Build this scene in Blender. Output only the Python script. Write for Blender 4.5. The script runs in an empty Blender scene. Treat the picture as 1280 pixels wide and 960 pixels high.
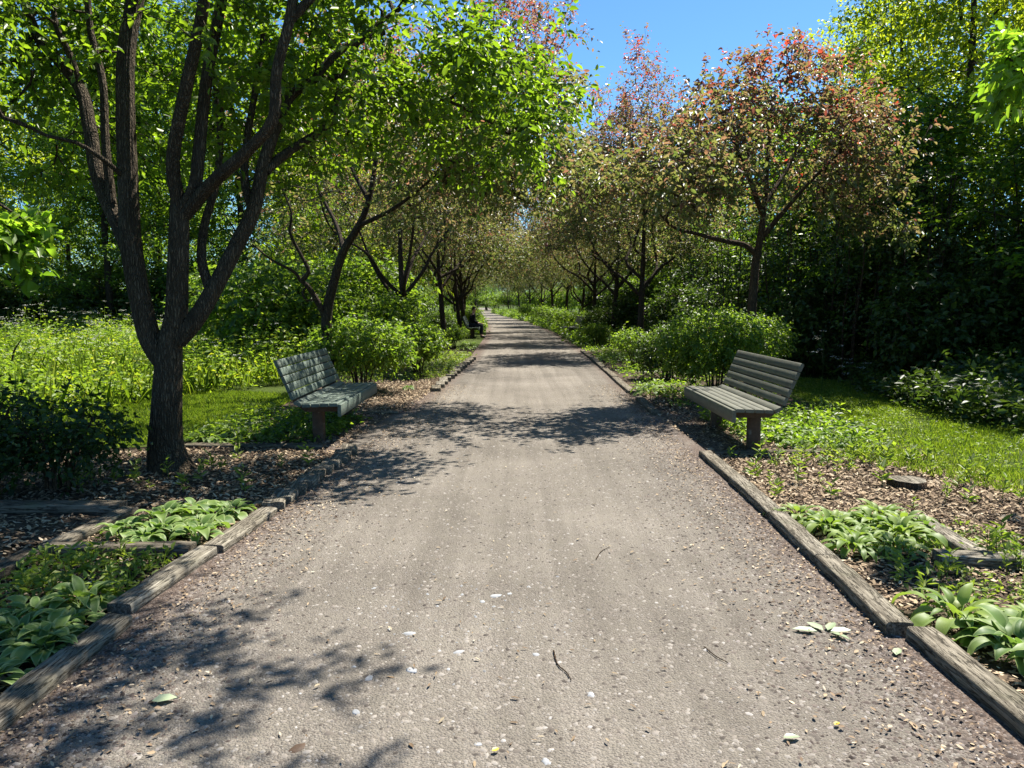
import bpy, math, random
import numpy as np
from mathutils import Vector, Matrix

R = math.radians
rng = np.random.default_rng(11)
random.seed(11)
SC = bpy.context.scene
COL = SC.collection

# ------------------------------------------------------------------ camera
CAM_H, F, PITCH = 1.5, 961.0, R(6.06)
cam = bpy.data.cameras.new("camera")
cam.sensor_width = 36.0
cam.lens = 36.0 * F / 1280.0
cam.clip_start, cam.clip_end = 0.05, 2000.0
camo = bpy.data.objects.new("camera", cam)
COL.objects.link(camo)
camo.location = (0, 0, CAM_H)
camo.rotation_euler = (R(90) - PITCH, 0, 0)
SC.camera = camo


def U(px, py, d):
    """point at depth y = d seen in the photograph at (px, py)"""
    u, v = (px - 640) / F, (480 - py) / F
    y = math.cos(PITCH) + math.sin(PITCH) * v
    z = -math.sin(PITCH) + math.cos(PITCH) * v
    k = d / y
    return np.array([u * k, d, CAM_H + z * k])


def G(px, py, z=0.0):
    """point of the ground plane z seen at (px, py)"""
    u, v = (px - 640) / F, (480 - py) / F
    y = math.cos(PITCH) + math.sin(PITCH) * v
    zz = -math.sin(PITCH) + math.cos(PITCH) * v
    k = (z - CAM_H) / zz
    return np.array([u * k, y * k, z])


# ------------------------------------------------------------------ light
SUN_AZ, SUN_EL = R(42), R(58)
SUN = np.array([math.cos(SUN_EL) * math.sin(SUN_AZ), math.cos(SUN_EL) * math.cos(SUN_AZ), math.sin(SUN_EL)])
w = bpy.data.worlds.new("World")
SC.world = w
w.use_nodes = True
nt = w.node_tree
bg = nt.nodes["Background"]
sky = nt.nodes.new("ShaderNodeTexSky")
sky.sky_type = "NISHITA"
sky.sun_disc = False
sky.sun_elevation = SUN_EL
sky.sun_rotation = SUN_AZ
sky.altitude = 300
sky.air_density = 1.0
sky.dust_density = 0.25
sky.ozone_density = 2.0
tintn = nt.nodes.new("ShaderNodeMix")
tintn.data_type = "RGBA"
tintn.blend_type = "MULTIPLY"
tintn.inputs[0].default_value = 1.0
tintn.inputs[7].default_value = (0.60, 0.94, 1.18, 1)
nt.links.new(sky.outputs[0], tintn.inputs[6])
nt.links.new(tintn.outputs[2], bg.inputs[0])
bg.inputs[1].default_value = 0.057
sl = bpy.data.lights.new("sun", "SUN")
sl.energy = 5.0
sl.angle = R(0.55)
sl.color = (1.0, 0.95, 0.86)
so = bpy.data.objects.new("sun", sl)
COL.objects.link(so)
so.rotation_euler = Vector(SUN).to_track_quat("Z", "Y").to_euler()
so.location = (12, 14, 30)
SC.view_settings.view_transform = "Standard"
SC.view_settings.look = "None"
SC.view_settings.exposure = 1.45
SC.view_settings.gamma = 1.0
SC.view_settings.use_curve_mapping = False
SC.render.engine = "CYCLES"
SC.cycles.use_denoising = True
SC.cycles.max_bounces = 7
SC.cycles.diffuse_bounces = 4
SC.cycles.glossy_bounces = 2
SC.cycles.transmission_bounces = 5
SC.cycles.caustics_reflective = False
SC.cycles.caustics_refractive = False


# ------------------------------------------------------------------ materials
def newmat(name):
    m = bpy.data.materials.new(name)
    m.use_nodes = True
    return m, m.node_tree.nodes, m.node_tree.links, m.node_tree.nodes["Principled BSDF"]


def ramp(nodes, stops):
    r = nodes.new("ShaderNodeValToRGB")
    el = r.color_ramp.elements
    while len(el) < len(stops):
        el.new(0.5)
    for e, (p, c) in zip(el, stops):
        e.position = p
        e.color = (*[min(1, max(0, x)) for x in c], 1)
    return r


def leaf_mat(name, stops, tint=(2.0, 2.3, 0.9), tf=0.42, rough=0.42, spec=0.45):
    m, N, L, P = newmat(name)
    a = N.new("ShaderNodeAttribute")
    a.attribute_name = "v"
    r1 = ramp(N, stops)
    r2 = ramp(N, [(p, [x * t for x, t in zip(c, tint)]) for p, c in stops])
    L.new(a.outputs["Fac"], r1.inputs[0])
    L.new(a.outputs["Fac"], r2.inputs[0])
    L.new(r1.outputs[0], P.inputs["Base Color"])
    P.inputs["Roughness"].default_value = rough
    P.inputs["Specular IOR Level"].default_value = spec
    t = N.new("ShaderNodeBsdfTranslucent")
    L.new(r2.outputs[0], t.inputs[0])
    mx = N.new("ShaderNodeMixShader")
    mx.inputs[0].default_value = tf
    L.new(P.outputs[0], mx.inputs[1])
    L.new(t.outputs[0], mx.inputs[2])
    L.new(mx.outputs[0], N["Material Output"].inputs[0])
    return m


def tex(N, L, kind, scale, src, detail=4.0, rough=0.55, sc3=None, **kw):
    t = N.new("ShaderNodeTex" + kind)
    t.inputs["Scale"].default_value = scale
    if kind == "Noise":
        t.inputs["Detail"].default_value = detail
        t.inputs["Roughness"].default_value = rough
    if sc3:
        mp = N.new("ShaderNodeMapping")
        mp.inputs["Scale"].default_value = sc3
        L.new(src, mp.inputs[0])
        src = mp.outputs[0]
    L.new(src, t.inputs["Vector"])
    return t


def mixc(N, L, fac, a, b, mode="MIX"):
    m = N.new("ShaderNodeMix")
    m.data_type = "RGBA"
    m.blend_type = mode
    for sock, val in ((m.inputs[0], fac), (m.inputs[6], a), (m.inputs[7], b)):
        if isinstance(val, (int, float)):
            sock.default_value = val
        elif isinstance(val, tuple):
            sock.default_value = (*val, 1)
        else:
            L.new(val, sock)
    return m.outputs[2]


def bump(N, L, P, h, strength, dist):
    b = N.new("ShaderNodeBump")
    b.inputs["Strength"].default_value = strength
    b.inputs["Distance"].default_value = dist
    L.new(h, b.inputs["Height"])
    L.new(b.outputs[0], P.inputs["Normal"])
    return b


def mathn(N, L, op, a, b):
    m = N.new("ShaderNodeMath")
    m.operation = op
    for s, v in ((m.inputs[0], a), (m.inputs[1], b)):
        if isinstance(v, (int, float)):
            s.default_value = v
        else:
            L.new(v, s)
    return m.outputs[0]


def bark_mat(name, dark, light, zs=0.22):
    m, N, L, P = newmat(name)
    tc = N.new("ShaderNodeTexCoord")
    n1 = tex(N, L, "Noise", 26, tc.outputs["Object"], 6, 0.65, (1, 1, zs))
    n2 = tex(N, L, "Noise", 3.0, tc.outputs["Object"], 3)
    r = ramp(N, [(0.36, [.5 * (a + b) for a, b in zip(dark, light)]), (0.52, [0.7 * b for b in light]), (0.68, light)])
    L.new(n1.outputs[0], r.inputs[0])
    dist = N.new("ShaderNodeMix")
    dist.data_type = "VECTOR"
    dist.inputs[0].default_value = 0.05
    L.new(tc.outputs["Object"], dist.inputs[4])
    L.new(tex(N, L, "Noise", 9, tc.outputs["Object"], 3).outputs["Color"], dist.inputs[5])
    vo = tex(N, L, "Voronoi", 62, dist.outputs[1], sc3=(1, 1, .11))
    vo.feature = "DISTANCE_TO_EDGE"
    fiss = ramp_out(N, L, vo.outputs["Distance"], [(0.0, (0.25, 0.25, 0.25)), (0.30, (1, 1, 1))])
    c = mixc(N, L, 0.6, r.outputs[0], ramp_out(N, L, n2.outputs[0], [(0.35, (0.55, 0.55, 0.5)), (0.65, (1, 1, 1))]), "MULTIPLY")
    c = mixc(N, L, fiss, tuple(dark), c)
    L.new(c, P.inputs["Base Color"])
    P.inputs["Roughness"].default_value = 0.9
    P.inputs["Specular IOR Level"].default_value = 0.15
    bump(N, L, P, mathn(N, L, "ADD", n1.outputs[0], mathn(N, L, "MULTIPLY", fiss, 0.9)), 1.0, 0.03)
    return m


def ramp_out(N, L, src, stops):
    r = ramp(N, stops)
    L.new(src, r.inputs[0])
    return r.outputs[0]


def timber_mat(name, dark, light, axis_scale=(14, 0.9, 14), moss=0.25):
    m, N, L, P = newmat(name)
    tc = N.new("ShaderNodeTexCoord")
    oi = N.new("ShaderNodeObjectInfo")
    n1 = tex(N, L, "Noise", 4, tc.outputs["Object"], 8, 0.7, axis_scale)
    n2 = tex(N, L, "Noise", 5, tc.outputs["Object"], 5)
    c = ramp_out(N, L, n1.outputs[0], [(0.3, [x * 0.35 for x in dark]), (0.42, dark), (0.62, light)])
    tint = ramp_out(N, L, oi.outputs["Random"], [(0, (0.75, 0.72, 0.68)), (1, (1.1, 1.08, 1.02))])
    c = mixc(N, L, 1.0, c, tint, "MULTIPLY")
    mk = ramp_out(N, L, n2.outputs[0], [(0.56, (0, 0, 0)), (0.72, (moss, moss, moss))])
    c = mixc(N, L, mk, c, (0.07, 0.085, 0.025))
    n3 = tex(N, L, "Noise", 7, tc.outputs["Object"], 3, 0.6, (axis_scale[0] * .6, axis_scale[1] * .7, axis_scale[2] * .6))
    crack = ramp_out(N, L, n3.outputs[0], [(0.465, (1, 1, 1)), (0.497, (0.22, 0.2, 0.18)), (0.53, (1, 1, 1))])
    c = mixc(N, L, 0.85, c, crack, "MULTIPLY")
    stain = ramp_out(N, L, tex(N, L, "Noise", 2.2, tc.outputs["Object"], 6, 0.7).outputs[0], [(0.35, (0.55, 0.53, 0.5)), (0.65, (1.12, 1.1, 1.06))])
    c = mixc(N, L, 1.0, c, stain, "MULTIPLY")
    L.new(c, P.inputs["Base Color"])
    P.inputs["Roughness"].default_value = 0.9
    P.inputs["Specular IOR Level"].default_value = 0.12
    bump(N, L, P, mathn(N, L, "ADD", n1.outputs[0], crack), 0.9, 0.012)
    return m


def paint_mat(name, col, rough=0.55, var=0.25):
    m, N, L, P = newmat(name)
    tc = N.new("ShaderNodeTexCoord")
    n1 = tex(N, L, "Noise", 6, tc.outputs["Object"], 6, 0.65, (6, 0.8, 6))
    n2 = tex(N, L, "Noise", 9, tc.outputs["Object"], 4)
    c = ramp_out(N, L, n1.outputs[0], [(0.3, [x * (1 - var) for x in col]), (0.7, [x * (1 + var) for x in col])])
    c = mixc(N, L, 0.5, c, ramp_out(N, L, n2.outputs[0], [(0.4, (0.75, 0.75, 0.72)), (0.6, (1, 1, 1))]), "MULTIPLY")
    ge = N.new("ShaderNodeNewGeometry")
    c = mixc(N, L, 1.0, c, ramp_out(N, L, ge.outputs["Random Per Island"], [(0, (0.78, 0.78, 0.78)), (1, (1.14, 1.12, 1.08))]), "MULTIPLY")
    wn = tex(N, L, "Noise", 5, tc.outputs["Object"], 7, 0.75, (3, .7, 3))
    c = mixc(N, L, ramp_out(N, L, wn.outputs[0], [(0.58, (0, 0, 0)), (0.70, (.7, .7, .7))]), c, (0.20, 0.185, 0.155))
    L.new(c, P.inputs["Base Color"])
    P.inputs["Roughness"].default_value = rough
    P.inputs["Specular IOR Level"].default_value = 0.3
    bump(N, L, P, n1.outputs[0], 0.35, 0.004)
    return m


def flat_mat(name, col, rough=0.7, var=0.2, scale=20, spec=0.3):
    m, N, L, P = newmat(name)
    tc = N.new("ShaderNodeTexCoord")
    n1 = tex(N, L, "Noise", scale, tc.outputs["Object"], 5)
    c = ramp_out(N, L, n1.outputs[0], [(0.3, [x * (1 - var) for x in col]), (0.7, [x * (1 + var) for x in col])])
    L.new(c, P.inputs["Base Color"])
    P.inputs["Roughness"].default_value = rough
    P.inputs["Specular IOR Level"].default_value = spec
    return m


M = {}
M["leaf_green"] = leaf_mat("leaf_green", [(0, (0.048, 0.080, 0.011)), (0.5, (0.090, 0.138, 0.016)), (1, (0.135, 0.185, 0.025))], (2.55, 2.8, 0.8), 0.50)
M["leaf_bronze"] = leaf_mat("leaf_bronze", [(0, (0.070, 0.102, 0.027)), (0.36, (0.120, 0.132, 0.042)), (0.56, (0.165, 0.124, 0.076)), (0.78, (0.172, 0.082, 0.070)), (0.95, (0.21, 0.052, 0.048)), (1, (0.36, 0.050, 0.035))], (2.1, 2.1, 1.35), 0.47, 0.42, 0.42)
M["leaf_spray"] = leaf_mat("leaf_spray", [(0, (0.085, 0.150, 0.020)), (0.6, (0.130, 0.210, 0.028)), (1, (0.190, 0.260, 0.040))], (2.2, 2.4, 0.9), 0.52, 0.42, 0.4)
M["leaf_shaded"] = leaf_mat("leaf_shaded", [(0, (0.014, 0.034, 0.010)), (0.5, (0.028, 0.058, 0.013)), (1, (0.055, 0.095, 0.020))], (1.8, 2.0, 0.9), 0.36, 0.45, 0.35)  # darkened leaf green: the shade on the left shrub is put into the colour
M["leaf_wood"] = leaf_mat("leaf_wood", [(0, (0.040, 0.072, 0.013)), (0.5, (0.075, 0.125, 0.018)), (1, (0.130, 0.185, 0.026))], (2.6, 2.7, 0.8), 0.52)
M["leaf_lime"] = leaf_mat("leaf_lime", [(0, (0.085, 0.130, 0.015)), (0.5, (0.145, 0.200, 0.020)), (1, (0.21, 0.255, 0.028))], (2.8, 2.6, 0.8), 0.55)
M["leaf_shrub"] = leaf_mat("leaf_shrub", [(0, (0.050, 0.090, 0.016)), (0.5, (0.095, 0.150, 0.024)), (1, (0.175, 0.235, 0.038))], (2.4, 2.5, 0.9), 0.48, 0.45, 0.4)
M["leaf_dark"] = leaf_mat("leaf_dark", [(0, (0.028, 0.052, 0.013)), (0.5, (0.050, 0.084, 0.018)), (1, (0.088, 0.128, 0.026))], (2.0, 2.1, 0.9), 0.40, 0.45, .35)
M["leaf_meadow"] = leaf_mat("leaf_meadow", [(0, (0.09, 0.145, 0.022)), (0.5, (0.16, 0.235, 0.030)), (0.9, (0.24, 0.31, 0.034)), (1, (0.36, 0.34, 0.03))], (2.0, 2.1, 0.9), 0.42, 0.5, 0.3)
M["grass"] = leaf_mat("grass", [(0, (0.075, 0.125, 0.014)), (0.6, (0.14, 0.205, 0.022)), (1, (0.22, 0.26, 0.04))], (1.9, 2.0, 0.8), 0.4, 0.5, 0.3)
M["weed"] = leaf_mat("weed", [(0, (0.09, 0.14, 0.025)), (0.6, (0.16, 0.22, 0.035)), (1, (0.24, 0.28, 0.06))], (1.8, 1.9, 0.8), 0.4, 0.5, 0.3)
M["flower_white"] = leaf_mat("flower_white", [(0, (0.5, 0.5, 0.42)), (1, (0.75, 0.75, 0.68))], (0.8, 0.8, 0.7), 0.3, 0.7, 0.2)
M["straw"] = leaf_mat("straw", [(0, (0.13, 0.085, 0.050)), (0.45, (0.26, 0.19, 0.115)), (0.8, (0.40, 0.33, 0.22)), (1, (0.50, 0.45, 0.35))], (0.8, 0.75, 0.6), 0.15, 0.75, 0.2)
M["chips"] = leaf_mat("chips", [(0, (0.060, 0.038, 0.025)), (0.4, (0.20, 0.140, 0.088)), (0.75, (0.36, 0.265, 0.165)), (1, (0.50, 0.41, 0.29))], (0.6, 0.6, 0.6), 0.05, 0.85, 0.2)
M["pebble"] = leaf_mat("pebble", [(0, (0.06, 0.050, 0.042)), (0.5, (0.18, 0.155, 0.130)), (0.96, (0.26, 0.235, 0.205)), (1, (0.33, 0.31, 0.29))], (0.5, 0.5, 0.5), 0.0, 0.9, 0.2)
M["grit"] = leaf_mat("grit", [(0, (0.030, 0.023, 0.019)), (0.5, (0.085, 0.066, 0.056)), (0.9, (0.155, 0.128, 0.110)), (1, (0.25, 0.22, 0.20))], (.5, .5, .5), 0.0, 0.9, 0.2)
M["chalk"] = leaf_mat("chalk", [(0, (0.12, 0.115, 0.11)), (0.6, (0.20, 0.20, 0.20)), (1, (0.32, 0.325, 0.33))], (.5, .5, .5), 0.0, 0.9, 0.2)
M["bark_grey"] = bark_mat("bark_grey", (0.026, 0.019, 0.012), (0.200, 0.155, 0.102), .16)
M["bark_dark"] = bark_mat("bark_dark", (0.026, 0.019, 0.014), (0.150, 0.112, 0.080))
M["bark_red"] = bark_mat("bark_red", (0.040, 0.026, 0.016), (0.19, 0.125, 0.075))
M["timber"] = timber_mat("timber", (0.175, 0.155, 0.122), (0.37, 0.335, 0.27))
M["timber_dark"] = timber_mat("timber_dark", (0.11, 0.092, 0.070), (0.27, 0.235, 0.18), moss=0.5)
M["bench_green"] = paint_mat("bench_green", (0.105, 0.135, 0.110))
M["bench_olive"] = paint_mat("bench_olive", (0.118, 0.118, 0.088))
M["post_brown"] = paint_mat("post_brown", (0.085, 0.052, 0.032), 0.7)
M["stone_pale"] = flat_mat("stone_pale", (0.27, 0.275, 0.28), 0.8, 0.3)
M["cloth_black"] = flat_mat("cloth_black", (0.008, 0.008, 0.012), 0.85, 0.2, 20, 0.1)
M["cloth_navy"] = flat_mat("cloth_navy", (0.014, 0.016, 0.028), 0.85)
M["skin"] = flat_mat("skin", (0.42, 0.25, 0.17), 0.5, 0.1)
M["hair"] = flat_mat("hair", (0.018, 0.012, 0.009), 0.5, 0.2)
M["shoe"] = flat_mat("shoe", (0.02, 0.02, 0.02), 0.5)
M["eye"] = flat_mat("eye", (0.02, 0.015, 0.012), 0.2)


def hosta_mat(name, stops, margin, tint=(1.7, 1.8, 0.8)):
    m = leaf_mat(name, stops, tint, 0.36, 0.5, 0.25)
    N, L = m.node_tree.nodes, m.node_tree.links
    P = N["Principled BSDF"]
    a = N.new("ShaderNodeAttribute")
    a.attribute_name = "m"
    src = P.inputs["Base Color"].links[0].from_socket
    c = mixc(N, L, a.outputs["Fac"], src, margin)
    L.new(c, P.inputs["Base Color"])
    return m


M["hosta_green"] = hosta_mat("hosta_green", [(0, (0.10, 0.165, 0.035)), (0.6, (0.155, 0.225, 0.045)), (1, (0.22, 0.28, 0.07))], (0.20, 0.27, 0.08))
M["hosta_cream"] = hosta_mat("hosta_cream", [(0, (0.065, 0.120, 0.032)), (0.6, (0.105, 0.175, 0.045)), (1, (0.16, 0.23, 0.06))], (0.27, 0.34, 0.13))


# ---- ground surfaces
def gravel():
    m, N, L, P = newmat("gravel")
    tc = N.new("ShaderNodeTexCoord")
    O = tc.outputs["Object"]
    big = tex(N, L, "Noise", 0.55, O, 5, 0.6)
    mid = tex(N, L, "Noise", 6, O, 6, 0.7)
    trk = tex(N, L, "Noise", 1.0, O, 5, 0.6, (5.5, 0.16, 1))
    v1 = tex(N, L, "Voronoi", 110, O)
    v2 = tex(N, L, "Voronoi", 210, O)
    fine = tex(N, L, "Noise", 230, O, 3, 0.7)
    base = ramp_out(N, L, v1.outputs["Color"], [(0.0, (0.115, 0.096, 0.080)), (0.5, (0.275, 0.246, 0.205)), (0.90, (0.37, 0.335, 0.29)), (1, (0.47, 0.44, 0.40))])
    b2 = ramp_out(N, L, v2.outputs["Color"], [(0.0, (0.16, 0.135, 0.115)), (0.6, (0.30, 0.265, 0.23)), (1, (0.46, 0.42, 0.37))])
    c = mixc(N, L, 0.55, base, b2)
    dust = ramp_out(N, L, mid.outputs[0], [(0.38, (0.0, 0, 0)), (0.66, (0.8, 0.8, 0.8))])
    c = mixc(N, L, dust, c, (0.285, 0.256, 0.212))
    c = mixc(N, L, 1.0, c, ramp_out(N, L, big.outputs[0], [(0.30, (0.54, 0.532, 0.522)), (0.70, (0.95, 0.945, 0.935))]), "MULTIPLY")
    c = mixc(N, L, 1.0, c, ramp_out(N, L, trk.outputs[0], [(0.34, (0.72, 0.715, 0.71)), (0.64, (1.14, 1.14, 1.14))]), "MULTIPLY")
    # wood chip and leaf mould along both edges (a material the border really has)
    a = N.new("ShaderNodeAttribute")
    a.attribute_name = "edge"
    e = mathn(N, L, "ADD", a.outputs["Fac"], mathn(N, L, "MULTIPLY", mathn(N, L, "SUBTRACT", mid.outputs[0], 0.5), 0.9))
    ef = ramp_out(N, L, e, [(0.30, (0, 0, 0)), (0.72, (0.95, 0.95, 0.95))])
    chip = ramp_out(N, L, v1.outputs["Color"], [(0, (0.045, 0.030, 0.024)), (0.55, (0.125, 0.092, 0.074)), (0.9, (0.22, 0.175, 0.145)), (1, (0.34, 0.29, 0.24))])
    c = mixc(N, L, ef, c, chip)
    c = mixc(N, L, 0.5, c, ramp_out(N, L, fine.outputs[0], [(0.3, (0.6, 0.6, 0.6)), (0.7, (1.25, 1.25, 1.25))]), "MULTIPLY")
    L.new(c, P.inputs["Base Color"])
    P.inputs["Roughness"].default_value = 0.95
    P.inputs["Specular IOR Level"].default_value = 0.12
    h = mathn(N, L, "ADD", mathn(N, L, "MULTIPLY", v1.outputs["Distance"], -1.0), mathn(N, L, "MULTIPLY", mid.outputs[0], 1.2))
    h = mathn(N, L, "ADD", h, mathn(N, L, "MULTIPLY", fine.outputs[0], 0.6))
    bump(N, L, P, h, 0.8, 0.010)
    return m


def soil(name, c0, c1, c2, scale=30, bs=0.9):
    m, N, L, P = newmat(name)
    tc = N.new("ShaderNodeTexCoord")
    O = tc.outputs["Object"]
    n = tex(N, L, "Noise", scale, O, 6, 0.7)
    v = tex(N, L, "Voronoi", scale * 1.6, O)
    b = tex(N, L, "Noise", 1.3, O, 4)
    c = ramp_out(N, L, n.outputs[0], [(0.3, c0), (0.5, c1), (0.72, c2)])
    c = mixc(N, L, 0.4, c, ramp_out(N, L, v.outputs["Color"], [(0, (0.4, 0.4, 0.4)), (1, (1.3, 1.3, 1.3))]), "MULTIPLY")
    c = mixc(N, L, 1.0, c, ramp_out(N, L, b.outputs[0], [(0.3, (0.75, 0.75, 0.75)), (0.7, (1.15, 1.15, 1.15))]), "MULTIPLY")
    L.new(c, P.inputs["Base Color"])
    P.inputs["Roughness"].default_value = 0.95
    P.inputs["Specular IOR Level"].default_value = 0.1
    bump(N, L, P, n.outputs[0], bs, 0.03)
    return m


M["gravel"] = gravel()
M["soil"] = soil("soil", (0.016, 0.012, 0.008), (0.040, 0.030, 0.018), (0.075, 0.058, 0.034))
M["mulch"] = soil("mulch", (0.040, 0.029, 0.020), (0.095, 0.070, 0.049), (0.19, 0.145, 0.105), 55)
M["turf"] = soil("turf", (0.030, 0.048, 0.010), (0.060, 0.088, 0.014), (0.095, 0.120, 0.026), 40)


# ------------------------------------------------------------------ mesh helpers
def mk(name, V, faces, mat, parent=None, v=None, m=None, smooth=False, loc=None):
    """one mesh object from a vertex array and a list of index arrays (n x 3 or n x 4)"""
    V = np.asarray(V, dtype=np.float32).reshape(-1, 3)
    if loc is not None:
        V = V - np.asarray(loc, dtype=np.float32)
    me = bpy.data.meshes.new(name)
    tot = np.concatenate([np.full(len(f), f.shape[1], dtype=np.int32) for f in faces])
    idx = np.concatenate([f.ravel() for f in faces]).astype(np.int32)
    me.vertices.add(len(V))
    me.vertices.foreach_set("co", V.ravel())
    me.loops.add(len(idx))
    me.loops.foreach_set("vertex_index", idx)
    me.polygons.add(len(tot))
    st = np.zeros(len(tot), dtype=np.int32)
    st[1:] = np.cumsum(tot)[:-1]
    me.polygons.foreach_set("loop_start", st)
    me.polygons.foreach_set("loop_total", tot)
    if smooth:
        me.polygons.foreach_set("use_smooth", np.ones(len(tot), dtype=bool))
    for nm, arr in (("v", v), ("m", m)):
        if arr is not None:
            at = me.attributes.new(nm, "FLOAT", "FACE")
            at.data.foreach_set("value", np.asarray(arr, dtype=np.float32))
    me.update(calc_edges=True)
    me.materials.append(mat)
    o = bpy.data.objects.new(name, me)
    COL.objects.link(o)
    if parent is not None:
        o.parent = parent
    elif loc is not None:
        o.location = loc
    return o


def tag(o, label, cat, group=None):
    o["label"] = label
    o["category"] = cat
    if group:
        o["group"] = group
    return o


def kind(o, k):
    o["kind"] = k
    return o


def thing(name, loc, label, cat, group=None, rz=0.0):
    o = bpy.data.objects.new(name, None)
    o.empty_display_size = 0.2
    COL.objects.link(o)
    o.location = tuple(float(a) for a in loc)
    o.rotation_euler = (0, 0, rz)
    return tag(o, label, cat, group)


def clone(root, loc, rz=0.0, s=1.0, label=None, group=None):
    r = root.copy()
    COL.objects.link(r)
    r.location = tuple(float(a) for a in loc)
    r.rotation_euler = (0, 0, rz)
    r.scale = (s, s, s) if np.isscalar(s) else s
    if label:
        r["label"] = label
    if group:
        r["group"] = group
    for ch in list(root.children):
        c = ch.copy()
        COL.objects.link(c)
        c.parent = r
        for g in list(ch.children):
            d = g.copy()
            COL.objects.link(d)
            d.parent = c
    return r


def norm(a):
    return a / np.maximum(np.linalg.norm(a, axis=-1, keepdims=True), 1e-9)


def leaves(P, D, L, W, v, six=True, fold=0.25, droop=0.18, flat=0.6):
    """leaf blades at P pointing along D"""
    n = len(P)
    D = norm(D)
    up = np.tile(np.array([0, 0, 1.0]), (n, 1)) * flat + rng.normal(0, 0.45, (n, 3))
    S = norm(np.cross(D, up))
    Nn = np.cross(S, D)
    L = np.asarray(L).reshape(-1, 1) * np.ones((n, 1))
    W = np.asarray(W).reshape(-1, 1) * np.ones((n, 1))

    def p(t, s, h):
        return P + D * L * t + S * W * s + Nn * (W * h - L * droop * t * t)

    if six:
        V = np.stack([p(0, 0, 0), p(.28, -.46, fold), p(.68, -.38, fold), p(1, 0, 0), p(.68, .38, fold), p(.28, .46, fold)], 1).reshape(-1, 3)
        b = np.arange(n)[:, None] * 6
        Fq = np.concatenate([b + np.array([[0, 1, 2, 3]]), b + np.array([[0, 3, 4, 5]])], 1).reshape(-1, 4)
    else:
        V = np.stack([p(0, 0, 0), p(.45, -.5, fold), p(1, 0, 0), p(.45, .5, fold)], 1).reshape(-1, 3)
        b = np.arange(n)[:, None] * 4
        Fq = np.concatenate([b + np.array([[0, 1, 2]]), b + np.array([[0, 2, 3]])], 1).reshape(-1, 3)
    return V, Fq, np.repeat(v, 2)


class Bag:
    def __init__(s):
        s.V, s.F, s.v, s.n = [], {3: [], 4: []}, {3: [], 4: []}, 0

    def add(s, V, F, v=None):
        k = F.shape[1]
        s.V.append(np.asarray(V).reshape(-1, 3))
        s.F[k].append(F + s.n)
        s.v[k].append(np.zeros(len(F)) if v is None else np.asarray(v))
        s.n += len(s.V[-1])

    def build(s, name, mat, parent=None, loc=None, smooth=False):
        F = [np.concatenate(s.F[k]) for k in (3, 4) if s.F[k]]
        v = np.concatenate([np.concatenate(s.v[k]) for k in (3, 4) if s.F[k]])
        return mk(name, np.concatenate(s.V), F, mat, parent, v, smooth=smooth, loc=loc)


def catmull(pts, step):
    pts = np.asarray(pts, float)
    P = np.concatenate([[2 * pts[0] - pts[1]], pts, [2 * pts[-1] - pts[-2]]])
    out, par = [], []
    for i in range(len(pts) - 1):
        p0, p1, p2, p3 = P[i], P[i + 1], P[i + 2], P[i + 3]
        k = max(1, int(np.linalg.norm(p2 - p1) / step))
        for t in np.arange(k) / k:
            out.append(0.5 * ((2 * p1) + (-p0 + p2) * t + (2 * p0 - 5 * p1 + 4 * p2 - p3) * t * t + (-p0 + 3 * p1 - 3 * p2 + p3) * t ** 3))
            par.append((i + t) / (len(pts) - 1))
    out.append(pts[-1])
    par.append(1.0)
    return np.array(out), np.array(par)


def tube(pts, rad, n=6, ridge=0.0, seed=0, cap=True):
    pts = np.asarray(pts, float)
    k = len(pts)
    T = norm(np.gradient(pts, axis=0))
    ref = np.array([0.31, 0.94, 0.1]) if abs(T[0][2]) > 0.7 else np.array([0, 0, 1.0])
    A = np.zeros_like(pts)
    a = norm(np.cross(T[0], ref))
    for i in range(k):
        a = norm(a - T[i] * np.dot(a, T[i]))
        A[i] = a
    B = np.cross(T, A)
    th = np.linspace(0, 2 * math.pi, n, endpoint=False)
    r = np.asarray(rad).reshape(-1, 1) * np.ones((k, n))
    if ridge:
        g = np.random.default_rng(seed)
        s = np.concatenate([[0], np.cumsum(np.linalg.norm(np.diff(pts, axis=0), axis=1))])[:, None]
        d = np.zeros((k, n))
        for fq, am, fz in ((2, .5, 1.3), (3, .45, 2.3), (5, .3, 3.0), (9, .35, 5.0), (13, .45, 4.0), (17, .5, 3.0), (21, .4, 2.5)):
            d += am * np.sin(fq * th[None] + g.uniform(0, 6.3) + 1.6 * np.sin(fz * s + g.uniform(0, 6.3)))
        r = r * (1 + ridge * d)
    V = pts[:, None] + r[..., None] * (np.cos(th)[None, :, None] * A[:, None] + np.sin(th)[None, :, None] * B[:, None])
    V = V.reshape(-1, 3)
    i = np.arange(k - 1)[:, None] * n
    j = np.arange(n)[None]
    Fq = np.stack([i + j, i + (j + 1) % n, i + n + (j + 1) % n, i + n + j], -1).reshape(-1, 4)
    return V, Fq


# ------------------------------------------------------------------ light gaps: crowns are pruned where the photo has sun on the ground
LIT = []      # (x0, x1, y0, y1, keep) on the ground: twigs whose shade would fall here are thinned out


def prune(P, z=0.0):
    k = ((P[:, 2] - z) / SUN[2])[:, None]
    S = P - SUN[None] * k
    keep = np.ones(len(P))
    for x0, x1, y0, y1, q in LIT:
        m = (S[:, 0] > x0) & (S[:, 0] < x1) & (S[:, 1] > y0) & (S[:, 1] < y1)
        keep[m] = np.minimum(keep[m], q)
    return rng.random(len(P)) < keep


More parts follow.
